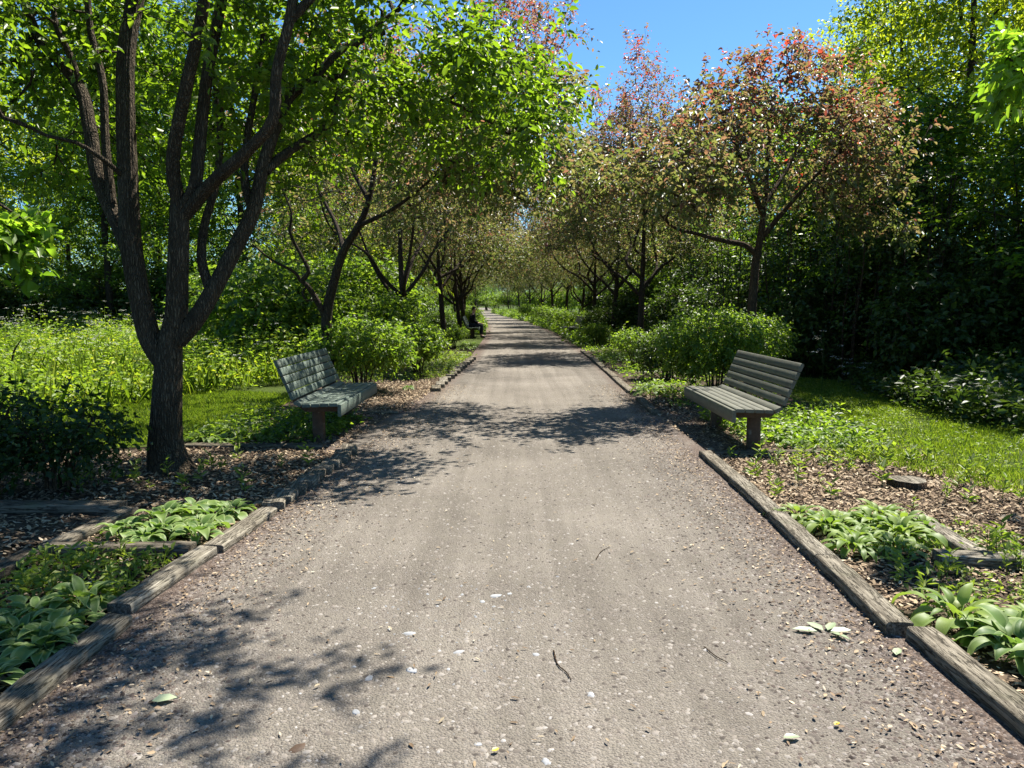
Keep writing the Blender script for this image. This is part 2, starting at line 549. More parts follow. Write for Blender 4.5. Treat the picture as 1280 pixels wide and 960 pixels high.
def blob_points(blobs, n, shell=0.45, feather=.13):
    """points in a union of ellipsoids, denser towards their skins"""
    vol = np.array([b[1][0] * b[1][1] * b[1][2] for b in blobs]) ** 0.75
    pick = rng.choice(len(blobs), n, p=vol / vol.sum())
    d = norm(rng.normal(0, 1, (n, 3)))
    r = (shell + (1 - shell) * rng.random(n)) ** 0.7
    r = np.where(rng.random(n) < feather, rng.uniform(1.0, 1.32, n), r)
    c = np.array([b[0] for b in blobs])[pick]
    s = np.array([b[1] for b in blobs])[pick]
    return c + d * r[:, None] * s


def grow(limbs, targets, tip_r=0.0045, step=0.16, expo=0.45, wob=0.05, bias=0.25):
    """limbs: (points, r0, r1). Every target becomes a twig that grows out of the nearest wood.
    returns tubes (limbs first) and the twig chains"""
    nodes, dirs, cost, owner = [], [], [], []
    LB = []
    for pts, r0, r1 in limbs:
        q, t = catmull(pts, 0.07)
        LB.append((q, r0 + (r1 - r0) * t ** 0.9))
        g = norm(np.gradient(q, axis=0))
        for i in range(0, len(q), 2):
            if t[i] > 0.28:
                nodes.append(q[i]); dirs.append(g[i]); cost.append(0.0); owner.append(-1)
    cap = len(nodes) + len(targets) * 14
    Nd = np.zeros((cap, 3)); Nd[: len(nodes)] = nodes
    Dr = np.zeros((cap, 3)); Dr[: len(nodes)] = dirs
    Cs = np.zeros(cap)
    Ow = np.full(cap, -1); k = len(nodes)
    d0 = np.array([np.min(((Nd[:k] - p) ** 2).sum(1)) for p in targets])
    chains, par = [], []
    for ti in np.argsort(d0):
        p = targets[ti]
        dd = np.sqrt(((Nd[:k] - p) ** 2).sum(1)) + bias * Cs[:k]
        j = int(np.argmin(dd))
        a, da = Nd[j], Dr[j]
        ln = np.linalg.norm(p - a)
        if ln < 0.03:
            continue
        c1 = a + norm(da + 0.8 * (p - a) / ln + np.array([0, 0, .25])) * ln * 0.45
        m = min(12, max(2, int(ln / step)))
        t = np.linspace(0, 1, m + 1)[:, None]
        ch = (1 - t) ** 2 * a + 2 * t * (1 - t) * c1 + t * t * p
        ch[1:-1] += rng.normal(0, wob * min(1, ln), (m - 1, 3))
        g = norm(np.gradient(ch, axis=0))
        cid = len(chains)
        chains.append(ch); par.append(Ow[j])
        if k + m < cap:
            Nd[k:k + m] = ch[1:]; Dr[k:k + m] = g[1:]
            Cs[k:k + m] = Cs[j] + ln * t[1:, 0]; Ow[k:k + m] = cid
            k += m
    cnt = np.ones(len(chains))
    for i in range(len(chains) - 1, -1, -1):
        if par[i] >= 0:
            cnt[par[i]] += cnt[i]
    return LB, chains, tip_r * cnt ** expo, tip_r


def wood_mesh(LB, chains, r0, tip_r, nl=14, nt=5, ridge=0.05, flare=None):
    b = Bag()
    for i, (q, r) in enumerate(LB):
        r = r.copy()
        if i == 0 and flare:
            h = np.linalg.norm(q - q[0], axis=1)
            r *= 1 + flare * np.exp(-h / 0.16)
        nn = nl if r.max() > 0.03 else 7
        V, Fq = tube(q, r, nn, ridge if r.max() > 0.03 else 0.0, seed=i)
        b.add(V, Fq)
    for ch, r in zip(chains, r0):
        t = np.linspace(0, 1, len(ch))
        V, Fq = tube(ch, r + (tip_r * 0.7 - r) * t, nt if r > 0.012 else 4)
        b.add(V, Fq)
    return b


def leaf_cloud(chains, k, size, sig=0.10, six=True, aspect=0.58, vfun=None, reach=0.5, hang=0.35, flat=0.6, per=6):
    """leaves set along short side shoots of every twig"""
    ns = max(2, int(round(k / per)))
    S0, SD = [], []
    for ch in chains:
        m = len(ch)
        i = np.concatenate([[m - 1], rng.integers(max(0, int(m * (1 - reach))), m, ns - 1)])
        S0.append(ch[i])
        a = norm(ch[-1] - ch[max(0, m - 3)])
        SD.append(a * 0.8 + norm(rng.normal(0, 1, (ns, 3))) * 0.95)
    S0, SD = np.concatenate(S0), np.concatenate(SD)
    SD = norm(SD + np.array([0, 0, .12]))
    ok = prune(S0)
    S0, SD = S0[ok], SD[ok]
    n = len(S0)
    ln = sig * 3.0 * rng.uniform(.45, 1.35, n)
    t = (np.arange(per)[None] + rng.random((n, per))) / per
    P = S0[:, None] + SD[:, None] * (ln[:, None] * t)[..., None] - np.array([0, 0, 1.0]) * (hang * .5 * ln[:, None] * t ** 2)[..., None]
    side = norm(np.cross(SD, np.array([0, 0, 1.0]) + rng.normal(0, .3, (n, 3))))
    sg = np.where((np.arange(per) % 2)[None] == 0, 1.0, -1.0) * np.ones((n, 1))
    D = SD[:, None] * .6 + side[:, None] * sg[..., None] * .85 + rng.normal(0, .38, (n, per, 3)) + np.array([0, 0, -hang])
    P = P.reshape(-1, 3) + rng.normal(0, sig * .16, (n * per, 3))
    D = D.reshape(-1, 3)
    keep = (P[:, 2] > 0.04) & (rng.random(len(P)) < .92)
    P, D = P[keep], D[keep]
    n2 = len(P)
    tone = np.repeat(rng.normal(0, .13, n), per)[keep]
    v = np.clip((rng.random(n2) if vfun is None else vfun(P)) + tone, 0, 1)
    L = size * rng.uniform(0.5, 1.35, n2)
    return leaves(P, D, L, L * aspect * rng.uniform(.8, 1.15, n2), v, six, flat=flat)


def tree(name, base, limbs, targets, label, cat, leafmat, bark, k=26, size=0.085, sig=0.11, six=True, vfun=None, group=None,
         nl=14, ridge=0.05, flare=0.25, tip_r=0.0045, aspect=0.58, bias=0.25, hang=0.35, flat=0.6):
    ok = prune(np.asarray(targets))
    targets = np.asarray(targets)[ok]
    LB, ch, r0, tr = grow(limbs, targets, tip_r, bias=bias)
    root = thing(name, base, label, cat, group)
    wood_mesh(LB, ch, r0, tr, nl, 5, ridge, flare).build("trunk", bark, root, base, smooth=True)
    V, Fq, v = leaf_cloud(ch, k, size, sig, six, aspect, vfun, hang=hang, flat=flat)
    mk("crown", V, [Fq], leafmat, root, v, loc=base)
    return root


# ------------------------------------------------------------------ layout functions
PY = [0, 2.6, 7.6, 12.5, 21, 35, 50, 85, 120, 200]
PXC = [-0.10, -0.05, 0.10, 0.32, 0.56, 0.52, 0.05, -1.6, -3.4, -8.0]
PHW = [1.73, 1.73, 1.70, 1.62, 1.55, 1.55, 1.55, 1.6, 1.7, 1.8]


def pc(y):
    return np.interp(y, PY, PXC)


def hw(y):
    return np.interp(y, PY, PHW)


def sheet(name, outline, mat, z, k="structure"):
    V = np.array([(x, y, z) for x, y in outline], float)
    me = bpy.data.meshes.new(name)
    me.from_pydata(V.tolist(), [], [list(range(len(V)))])
    me.materials.append(mat)
    o = bpy.data.objects.new(name, me)
    COL.objects.link(o)
    return kind(o, k)


exec_order = []
# ---- ground, path, beds
g = sheet("ground", [(-400, -60), (400, -60), (400, 700), (-400, 700)], M["soil"], -0.012)
ys = np.concatenate([np.arange(-3, 30, 0.25), np.arange(30, 220, 2.0)])
us = np.linspace(-1, 1, 17)
rows = []
ed = []
for y in ys:
    xl, xr = pc(y) - hw(y) - .16, pc(y) + hw(y) + .16
    bay = max(0.0, min(1.0, (y - 7.5) / .5, (10.7 - y) / .6))
    xl -= .55 * bay; xr += .35 * bay
    for u in us:
        rows.append((0.5 * (xl + xr) + u * 0.5 * (xr - xl), y, 0.0))
        lim = 0.5 * (xr - xl)
        ed.append(max(0, 1 - (lim - abs(u) * lim) / 0.55) if not 7.5 < y < 10.7 else max(0, 1 - (lim - abs(u) * lim) / 1.0))
V = np.array(rows)
nc = len(us)
i = np.arange(len(ys) - 1)[:, None] * nc
j = np.arange(nc - 1)[None]
Fq = np.stack([i + j, i + j + 1, i + nc + j + 1, i + nc + j], -1).reshape(-1, 4)
path = kind(mk("path", V, [Fq], M["gravel"]), "structure")
at = path.data.attributes.new("edge", "FLOAT", "POINT")
at.data.foreach_set("value", np.array(ed, np.float32))

kind(sheet("mulch_ground", [(1.80, 2.0), (1.80, 7.55), (4.1, 7.6), (4.3, 6.0), (4.6, 2.0)], M["mulch"], -0.004), "structure")
kind(sheet("bed_ground", [(-1.75, 4.9), (-1.66, 7.8), (-3.7, 7.9), (-5.2, 7.0), (-5.6, 5.0), (-3.4, 4.6)], M["mulch"], -0.004), "structure")
sheet("bench_ground", [(-1.7, 7.8), (-1.5, 10.5), (-3.4, 10.5), (-3.5, 7.9)], M["mulch"], -0.003)
sheet("seat_ground", [(1.9, 7.5), (1.95, 10.5), (4.4, 10.5), (4.2, 7.55)], M["mulch"], -0.003)
sheet("verge_ground", [(-1.42, 10.4), (-1.0, 21), (-3.6, 21), (-3.4, 10.4)], M["mulch"], -0.004)
sheet("border_ground", [(1.95, 10.4), (2.15, 26), (4.6, 26), (4.4, 10.4)], M["mulch"], -0.004)
sheet("lawn", [(3.3, 7.7), (4.2, 6.3), (5.2, 4.0), (9, 4), (9, 24), (4.7, 24), (4.4, 10.4)], M["turf"], -0.006)
sheet("grass_verge", [(-80, 26), (80, 26), (80, 330), (-80, 330)], M["turf"], -0.009)
sheet("meadow_ground", [(-3.6, 8.0), (-3.45, 26), (-30, 40), (-45, 10), (-9, 6.8)], M["turf"], -0.006)


def in_poly(P, poly):
    x, y = P[:, 0], P[:, 1]
    c = np.zeros(len(P), bool)
    n = len(poly)
    for a in range(n):
        x1, y1 = poly[a]; x2, y2 = poly[(a + 1) % n]
        with np.errstate(divide="ignore", invalid="ignore"):
            c ^= ((y1 > y) != (y2 > y)) & (x < (x2 - x1) * (y - y1) / (y2 - y1 + 1e-12) + x1)
    return c


def scatter(poly, n):
    p = np.array(poly)
    lo, hi = p.min(0), p.max(0)
    out = np.zeros((0, 2))
    while len(out) < n:
        q = lo + rng.random((n * 2, 2)) * (hi - lo)
        out = np.concatenate([out, q[in_poly(q, poly)]])
    return out[:n]


# ------------------------------------------------------------------ timbers, benches
def beam_mesh(b, p0, p1, wd, ht, jit=0.004, seg=0.12, bev=0.008, seed=0):
    g = np.random.default_rng(seed)
    p0, p1 = np.asarray(p0, float), np.asarray(p1, float)
    ln = np.linalg.norm(p1 - p0)
    k = max(2, int(ln / seg) + 1) if jit else 2
    d = (p1 - p0) / ln
    s = np.array([d[1], -d[0], 0]); s /= np.linalg.norm(s)
    u = np.cross(s, d)
    c = bev
    prof = np.array([(-wd / 2, c), (-wd / 2, ht - c), (-wd / 2 + c, ht), (-wd * .17, ht), (wd * .17, ht), (wd / 2 - c, ht), (wd / 2, ht - c), (wd / 2, c), (wd / 2 - c, 0), (-wd / 2 + c, 0)])
    n = len(prof)
    V = []
    off = np.cumsum(g.normal(0, jit, (k, 2)), axis=0) * 0.5
    for a in range(k):
        q = prof + g.normal(0, jit, prof.shape) + off[a] * (1 if jit else 0)
        base = p0 + (p1 - p0) * a / (k - 1) + (d * g.normal(0, jit * 1.5) if jit else 0)
        V.append(base + q[:, :1] * s + q[:, 1:] * u)
    V = np.concatenate(V)
    i = np.arange(k - 1)[:, None] * n
    j = np.arange(n)[None]
    Fq = np.stack([i + j, i + n + j, i + n + (j + 1) % n, i + (j + 1) % n], -1).reshape(-1, 4)
    b.add(V, Fq)
    for e in (0, (k - 1) * n):   # end grain: a fan of quads
        q = np.array([[0, 1, 8, 9], [1, 2, 7, 8], [2, 3, 6, 7], [3, 4, 5, 6]]) if e else np.array([[9, 8, 1, 0], [8, 7, 2, 1], [7, 6, 3, 2], [6, 5, 4, 3]])
        b.add(V[e:e + n], q)
    return b


tn = [0]


def timber(p0, p1, label, wd=0.125, ht=0.10, mat="timber", group=None, name="edging_timber", cat="timber", jit=0.0022):
    tn[0] += 1
    c = (np.asarray(p0, float) + np.asarray(p1, float)) / 2
    dx = np.asarray(p1, float) - np.asarray(p0, float)
    ang = math.atan2(-dx[0], dx[1])
    ln = np.linalg.norm(dx[:2])
    b = beam_mesh(Bag(), (0, -ln / 2, 0), (0, ln / 2, 0), wd, ht, jit, seed=tn[0])
    o = b.build(name, M[mat])
    o.location = (c[0], c[1], c[2])
    o.rotation_euler = (math.atan2(dx[2], ln), 0, ang)
    return tag(o, label, cat, group)


def gp(x, y, z=-0.02):
    return (x, y, z)


# right edge, near to far
timber(gp(1.82, 1.75), gp(1.83, 3.30), "weathered timber at right bottom corner, set out of line beside a hosta", ht=0.078)
timber(gp(1.755, 3.34), gp(1.80, 4.28), "cracked right edging timber with a splintered end, below the second pale leaf", ht=0.083)
timber(gp(1.80, 4.30), gp(1.84, 5.20), "right edging timber overhung by the sunlit hosta clump", ht=0.081)
timber(gp(1.84, 5.22), gp(1.88, 6.30), "right edging timber with pale patch, along the sunny mulch", ht=0.078)
timber(gp(1.88, 6.32), gp(1.90, 7.46), "right edging timber ending at the bed corner before the bench", ht=0.073)
timber(gp(1.99, 7.50), gp(3.3, 7.56), "cross timber closing the mulch bed in front of right bench", ht=0.052, mat="timber_dark")
timber(gp(2.45, 4.30, 0.0), gp(3.4, 4.22, -0.01), "grey cross timber among weeds in the right bed", ht=0.073)
timber(gp(2.72, 4.32, 0.0), gp(2.75, 5.1, 0.01), "grey timber running away from path behind the right hostas", ht=0.062)
timber(gp(1.93, 10.15), gp(1.99, 11.9), "short pale timber beyond the right bench, next to bright hosta", ht=0.062)
for q, (a, b_) in enumerate([(12.6, 15.0), (15.05, 17.5), (17.55, 20.2), (20.25, 23.5)]):
    timber(gp(pc(a) + hw(a) + .04, a), gp(pc(b_) + hw(b_) + .04, b_),
           ["sunlit edging timber beside the far right hosta mound", "shaded edging timber left of the far right hostas", "far right edging timber in tree shade before the bright plants", "farthest right edging timber at the foot of bright green plants"][q], ht=0.073)
# left edge
timber(gp(-1.86, 1.8), gp(-1.84, 3.46), "dappled edging timber in left bottom corner beside cream edged hosta", ht=0.073)
timber(gp(-1.90, 3.58), gp(-1.82, 4.46), "split mossy edging timber, middle of the near left path edge", ht=0.073)
timber(gp(-1.80, 4.50), gp(-1.74, 5.36), "sunlit left edging timber in front of the hosta bed", ht=0.068)
timber(gp(-2.78, 4.47, 0.0), gp(-1.92, 4.47, 0.0), "mossy cross timber between left hosta bed and sunken bed", ht=0.062, mat="timber_dark")
timber(gp(-2.80, 4.5, 0.0), gp(-2.72, 5.35, 0.0), "sun striped timber at the back of the left hosta bed", ht=0.052)
timber(gp(-2.85, 3.0, 0.0), gp(-2.82, 4.4, 0.0), "dark mossy timber along the left sunken bed", ht=0.062, mat="timber_dark")
timber(gp(-4.4, 5.42, 0.0), gp(-2.80, 5.40, 0.0), "dark timber in deep shade beneath the left shrub", ht=0.073, mat="timber_dark")
timber(gp(-3.4, 7.92), gp(-1.95, 7.84), "thin dark timber between big tree and left bench", ht=0.052, wd=.13, mat="timber_dark")
timber(gp(-2.9, 10.30), gp(-1.55, 10.35), "dark timber behind left bench at the pale mulch", ht=0.052, wd=.13, mat="timber_dark")
y = 5.42
for q in range(10):
    ln = 0.215 + rng.uniform(-.03, .03)
    x = np.interp(y, [5.4, 7.8], [-1.74, -1.60]) + rng.uniform(-.02, .02)
    timber(gp(x + .015, y, rng.uniform(-.022, .0)), gp(x - .012 + rng.uniform(-.015, .015), y + ln, rng.uniform(-.022, .0)),
           "short grey timber stub in the stepped path edge beside big tree", wd=0.16, ht=0.075, group="stub edging beside the big tree", name="edging_stub", jit=.0025)
    y += ln + 0.012
y = 12.9
for q in range(14):
    ln = 0.50 + rng.uniform(-.04, .04)
    x = pc(y) - hw(y) - .03 + rng.uniform(-.012, .012)
    timber(gp(x + .03, y, rng.uniform(-.03, .0)), gp(x - .02, y + ln, rng.uniform(-.03, .0)),
           "short pale timber stub in the stepped edge beyond the left bench", wd=0.16, ht=0.088, group="stub edging beyond the left bench", name="edging_stub", jit=.0025)
    y += ln + 0.05


def slat(b, u, z, ang, wdt, th, y0, y1):
    """board along y with its section centred on (u, z), turned by ang"""
    ca, sa = math.cos(ang), math.sin(ang)
    e = 0.006
    pr = [(-wdt / 2 + e, -th / 2), (wdt / 2 - e, -th / 2), (wdt / 2, -th / 2 + e), (wdt / 2, th / 2 - e), (wdt / 2 - e, th / 2), (-wdt / 2 + e, th / 2), (-wdt / 2, th / 2 - e), (-wdt / 2, -th / 2 + e)]
    V = []
    for yy in (y0, y1):
        for p, q in pr:
            V.append((u + p * ca - q * sa, yy, z + p * sa + q * ca))
    n = 8
    Fq = np.array([[k, k + n, (k + 1) % n + n, (k + 1) % n] for k in range(n)])
    b.add(np.array(V), Fq)
    for e0 in (0, n):
        q = np.array([[0, 1, 2, 7], [7, 2, 3, 6], [6, 3, 4, 5]])
        b.add(np.array(V[e0:e0 + n]), q if e0 == 0 else q[:, ::-1])


def make_bench(label, mat):
    root = thing("park_bench", (0, 0, 0), label, "bench", "slatted park benches along the path")
    H = 1.06
    s = Bag()
    for k in range(4):
        slat(s, 0.050 + k * 0.094, 0.443 - k * 0.003, -0.03, 0.086, 0.034, -H, H)
    slat(s, 0.424, 0.452, R(26), 0.080, 0.034, -H, H)
    s.build("seat", mat, root)
    f = Bag()
    slat(f, -0.012, 0.385, R(90), 0.125, 0.036, -H, H)
    f.build("front_board", mat, root)
    bk = Bag()
    lean = R(67)
    for k in range(5):
        t = 0.045 + k * 0.0905
        slat(bk, 0.468 + t * math.cos(lean), 0.492 + t * math.sin(lean), lean, 0.082, 0.034, -H, H)
    bk.build("backrest", mat, root)
    for yy in (-0.72, 0.72):
        l = Bag()
        beam_mesh(l, (0.26, yy, -0.15), (0.26, yy + 1e-5, 0.33), 0.12, 0.12, 0)
        # upright post written as its own box so it stands square
        l = Bag()
        c = 0.058
        prof = np.array([(-c, -c + .01), (-c + .01, -c), (c - .01, -c), (c, -c + .01), (c, c - .01), (c - .01, c), (-c + .01, c), (-c, c - .01)])
        V = np.concatenate([np.column_stack([prof + np.array([0.29, yy]), np.full(8, zz)]) for zz in (-0.12, 0.36)])
        l.add(V, np.array([[k, (k + 1) % 8, (k + 1) % 8 + 8, k + 8] for k in range(8)]))
        l.add(V[8:], np.array([[0, 1, 6, 7], [1, 2, 5, 6], [2, 3, 4, 5]]))
        l.build("leg", M["post_brown"], root)
    for yy in (-0.85, 0.85):
        br = Bag()
        pl = [(0.02, 0.375), (0.38, 0.372), (0.47, 0.435), (0.535, 0.53), (0.68, 0.885)]
        for (a, z0), (c2, z1) in zip(pl[:-1], pl[1:]):
            ang = math.atan2(z1 - z0, c2 - a)
            slat(br, (a + c2) / 2, (z0 + z1) / 2, ang, math.hypot(c2 - a, z1 - z0) + .02, 0.05, yy - .03, yy + .03)
        br.build("bracket", M["post_brown"], root)
    return root


bench = make_bench("olive slatted bench on the right of the path, backed by trimmed shrub", M["bench_olive"])
bench.location = (2.19, 8.52, 0)
bench2 = make_bench("grey green slatted bench on the left, dappled with leaf shadows", M["bench_green"])
bench2.location = (-1.80, 8.95, 0)
bench2.rotation_euler = (0, 0, math.pi)
clone(bench2, (-1.42, 33.2, 0), math.pi, 1, "far small bench on the left where the dark clothed person sits")
clone(bench, (2.32, 33.0, 0), R(3), 1, "far small bench on the right, shaded under row of trees")

# ------------------------------------------------------------------ trees
# sunny places on the ground
LIT += [(-6.2, -3.4, 9.3, 13.5, .25), (-0.35, 3.1, 3.6, 7.0, 0.03), (3.1, 4.6, 5.4, 7.0, 0.03), (-1.15, -0.35, 3.7, 5.3, 0.05), (0.1, 4.6, 2.2, 3.7, 0.04), (-2.65, -1.55, 4.35, 5.5, 0.25),
        (2.0, 3.5, 10.5, 12.2, 0.22), (-5.7, -4.3, 4.7, 6.1, 0.15), (-.4, 1.75, 10.9, 13.2, 0.15), (3.6, 6.6, 5.0, 9.0, 0.04), (-0.5, 1.8, 15.5, 19.0, 0.25)]


def vg(P):
    return rng.random(len(P))


def tp(*pts):
    return [U(*p) for p in pts]


# the big multi-stemmed tree on the left
BT = np.array([-3.06, 6.8, 0.0])
d0 = 6.8
trunk = [(-3.06, 6.8, -0.05), tuple(U(207, 560, d0)), tuple(U(208, 510, d0)), tuple(U(210, 465, d0)), tuple(U(212, 432, d0)), tuple(U(220, 400, d0)), tuple(U(222, 360, d0 - .02)), tuple(U(224, 290, d0 - .05)), tuple(U(225, 248, d0 - .05))]
limbsA = [
    (trunk, 0.15, 0.075),
    (tp((205, 450, 6.8), (188, 425, 6.8), (174, 370, 6.8), (163, 300, 6.85), (160, 225, 6.9), (157, 130, 6.95), (158, 60, 7.0), (172, -20, 7.1), (180, -120, 7.2)), 0.10, 0.065),
    (tp((168, 330, 6.85), (150, 285, 6.95), (124, 225, 7.1), (112, 160, 7.25), (101, 112, 7.4), (75, 78, 7.5), (49, 49, 7.6), (30, 0, 7.7), (10, -70, 7.8)), 0.072, 0.038),
    (tp((101, 112, 7.4), (88, 70, 7.4), (70, 30, 7.4), (62, -30, 7.5)), 0.035, 0.02),
    (tp((140, 255, 7.0), (132, 180, 7.1), (128, 100, 7.2), (112, 30, 7.3), (108, -60, 7.4)), 0.04, 0.025),
    (tp((225, 262, 6.75), (216, 202, 6.65), (232, 112, 6.5), (250, 30, 6.4), (262, -50, 6.3)), 0.062, 0.038),
    (tp((228, 262, 6.75), (243, 235, 6.7), (249, 187, 6.7), (259, 94, 6.75), (277, 0, 6.8), (290, -90, 6.9)), 0.06, 0.04),
    (tp((230, 270, 6.75), (262, 232, 6.6), (288, 208, 6.45), (311, 187, 6.35), (341, 150, 6.2), (346, 90, 6.15), (362, 25, 6.1), (372, -50, 6.1)), 0.056, 0.036),
    (tp((222, 425, 6.8), (244, 400, 6.8), (268, 360, 6.85), (298, 302, 6.95), (317, 262, 7.0), (330, 202, 7.1), (345, 160, 7.15), (362, 122, 7.25), (390, 100, 7.35), (430, 60, 7.5), (480, 40, 7.7)), 0.086, 0.028),
    (tp((332, 214, 7.1), (352, 196, 7.2), (375, 180, 7.3), (409, 157, 7.45), (420, 128, 7.5), (427, 101, 7.55), (450, 50, 7.7), (500, 10, 7.9)), 0.045, 0.02),
    (tp((262, 360, 6.85), (252, 325, 6.9), (256, 280, 7.0), (270, 230, 7.1), (275, 170, 7.2), (268, 90, 7.3)), 0.045, 0.025),
    (tp((315, 262, 7.0), (306, 225, 7.1), (308, 180, 7.2), (318, 120, 7.3), (330, 40, 7.4)), 0.04, 0.025),
    (tp((160, 225, 6.9), (130, 200, 6.7), (95, 178, 6.6), (60, 170, 6.5), (20, 150, 6.4)), 0.025, 0.012),
    (tp((390, 100, 7.35), (450, 95, 7.8), (520, 110, 8.2), (590, 140, 8.5), (640, 170, 8.7)), 0.03, 0.012),
    (tp((362, 25, 6.1), (420, -30, 6.2), (500, -70, 6.4), (580, -80, 6.6), (650, -110, 6.5)), 0.035, 0.015),
]
blA = [((-3.3, 7.2, 5.3), (2.4, 2.2, 1.9)), ((-1.45, 7.9, 4.0), (1.45, 1.4, .85)), ((-0.35, 8.3, 3.5), (1.0, 1.1, .75)), ((-0.5, 8.0, 3.6), (.8, .9, .5)), ((0.15, 8.5, 3.6), (.55, .7, .45)),
       ((-5.0, 7.2, 4.4), (1.3, 1.7, 1.3)), ((-2.2, 7.8, 3.3), (1.1, 1.2, .6)), ((-3.3, 8.2, 3.6), (1.6, .8, .8)), ((-4.7, 7.5, 3.0), (.8, 1.0, .45)),
       ((0.5, 5.4, 5.5), (1.2, .8, .5)), ((-0.6, 5.0, 5.2), (1.0, .6, .4)), ((-1.0, 6.2, 4.8), (.8, .6, .5)), ((-1.7, 6.6, 4.7), (.9, .6, .5)), ((-0.3, 5.9, 5.3), (.9, .8, .6))]  # this row: unseen crown clumps above the view, added to shade the near left
tg = blob_points(blA, 1900)
tree("multi_stemmed_tree", BT, limbsA, tg, "big multi stemmed tree with dark furrowed trunk on the left mulch bed", "tree", M["leaf_green"], M["bark_grey"],
     k=32, size=0.080, sig=0.10, vfun=vg, nl=56, ridge=0.042, flare=0.50)

# crabapples: custom ones first


def vbronze(zlo, zhi):
    def f(P):
        h = np.clip((P[:, 2] - zlo) / (zhi - zlo), 0, 1)
        return np.clip(0.57 * h + 0.58 * rng.random(len(P)) ** 1.2 - 0.07, 0, 1)
    return f


# right bench tree
b = np.array([4.02, 12.9, 0.0])
limbs = [([(4.02, 12.9, -.05), tuple(U(936, 440, 12.9)), tuple(U(940, 380, 12.9)), tuple(U(944, 330, 12.9)), tuple(U(950, 300, 12.85)), tuple(U(956, 250, 12.8)), tuple(U(960, 190, 12.8)), tuple(U(965, 130, 12.8))], 0.10, 0.025),
         (tp((946, 318, 12.9), (930, 306, 12.8), (905, 301, 12.6), (870, 292, 12.4), (842, 284, 12.2), (820, 262, 12.0)), 0.05, 0.018),
         (tp((950, 300, 12.85), (975, 270, 12.7), (1010, 230, 12.5), (1050, 190, 12.3)), 0.05, 0.016),
         (tp((954, 270, 12.8), (935, 220, 12.5), (910, 160, 12.3), (890, 110, 12.2)), 0.045, 0.014),
         (tp((956, 255, 12.8), (990, 200, 13.2), (1010, 140, 13.4)), 0.04, 0.014),
         (tp((958, 230, 12.8), (930, 180, 13.3), (915, 120, 13.5)), 0.035, 0.012)]
bl = [((4.5, 12.9, 3.9), (1.7, 1.7, 1.1)), ((4.3, 12.8, 4.7), (1.35, 1.4, .75)), ((4.4, 12.7, 5.3), (.7, .7, .35)), ((3.4, 12.2, 3.6), (.95, 1.1, .7)), ((2.4, 11.0, 3.4), (.8, .9, .5)), ((1.9, 10.5, 3.1), (.9, 1.0, .45)), ((2.9, 11.2, 3.9), (.8, .9, .5)), ((5.4, 12.8, 4.1), (.9, 1.1, .6)), ((3.3, 12.5, 4.5), (.8, .9, .5)), ((5.6, 12.7, 3.4), (.75, 1.0, .6)), ((5.9, 12.6, 2.7), (.55, .6, .28)), ((2.9, 11.7, 3.2), (.6, .7, .5))]
C1 = tree("crabapple_tree", b, limbs, blob_points(bl, 1200, .3), "bronze leaved crabapple behind the right bench, red tinged at the top", "tree", M["leaf_bronze"], M["bark_red"],
          k=26, size=0.078, sig=.10, vfun=vbronze(2.2, 5.6), group="bronze leaved crabapples lining the path")
# left bench tree, leaning, with a twisted side stem
b = np.array([-2.98, 12.5, 0.0])
limbs = [([(-2.98, 12.5, -.05), tuple(U(409, 436, 12.5)), tuple(U(409, 395, 12.5)), tuple(U(416, 357, 12.5)), tuple(U(430, 314, 12.5)), tuple(U(449, 282, 12.5)), tuple(U(461, 250, 12.6)), tuple(U(470, 200, 12.7)), tuple(U(478, 140, 12.8))], 0.108, 0.028),
         (tp((408, 400, 12.5), (394, 372, 12.4), (383, 356, 12.3), (375, 350, 12.3), (368, 340, 12.2), (340, 325, 12.1), (315, 305, 12.0)), 0.055, 0.012),
         (tp((376, 352, 12.3), (386, 340, 12.3), (378, 322, 12.3), (363, 292, 12.3), (364, 265, 12.3), (350, 230, 12.3)), 0.04, 0.014),
         (tp((384, 358, 12.35), (378, 366, 12.25), (384, 376, 12.25), (394, 374, 12.3)), 0.022, 0.016),
         (tp((449, 282, 12.5), (490, 262, 12.2), (520, 240, 12.0), (550, 215, 11.8)), 0.04, 0.014),
         (tp((461, 250, 12.6), (440, 210, 12.9), (425, 160, 13.1)), 0.045, 0.014),
         (tp((430, 314, 12.5), (420, 280, 13.0), (400, 240, 13.4), (385, 190, 13.6)), 0.045, 0.014)]
bl = [((-2.4, 12.5, 4.6), (1.9, 1.8, 1.4)), ((-3.5, 12.8, 3.7), (1.1, 1.3, .9)), ((-1.4, 12.2, 3.6), (1.0, 1.1, .8)), ((-0.5, 12.0, 4.0), (.9, 1.1, .7)), ((0.3, 12.3, 4.6), (.8, .9, .6)), ((-0.9, 10.6, 4.1), (.9, 1.1, .5)), ((0.4, 11.0, 3.3), (1.1, 1.3, .5)), ((0.6, 12.3, 3.7), (.9, 1.0, .5)), ((-0.4, 11.2, 3.4), (.8, 1.0, .45)), ((-3.9, 12.2, 2.6), (.6, .6, .3))]
tree("crabapple_tree", b, limbs, blob_points(bl, 1250, .3), "leaning crabapple with a twisted side stem behind the left bench", "tree", M["leaf_bronze"], M["bark_dark"],
     k=24, size=0.078, sig=.11, vfun=vbronze(2.5, 8.0), group="bronze leaved crabapples lining the path")


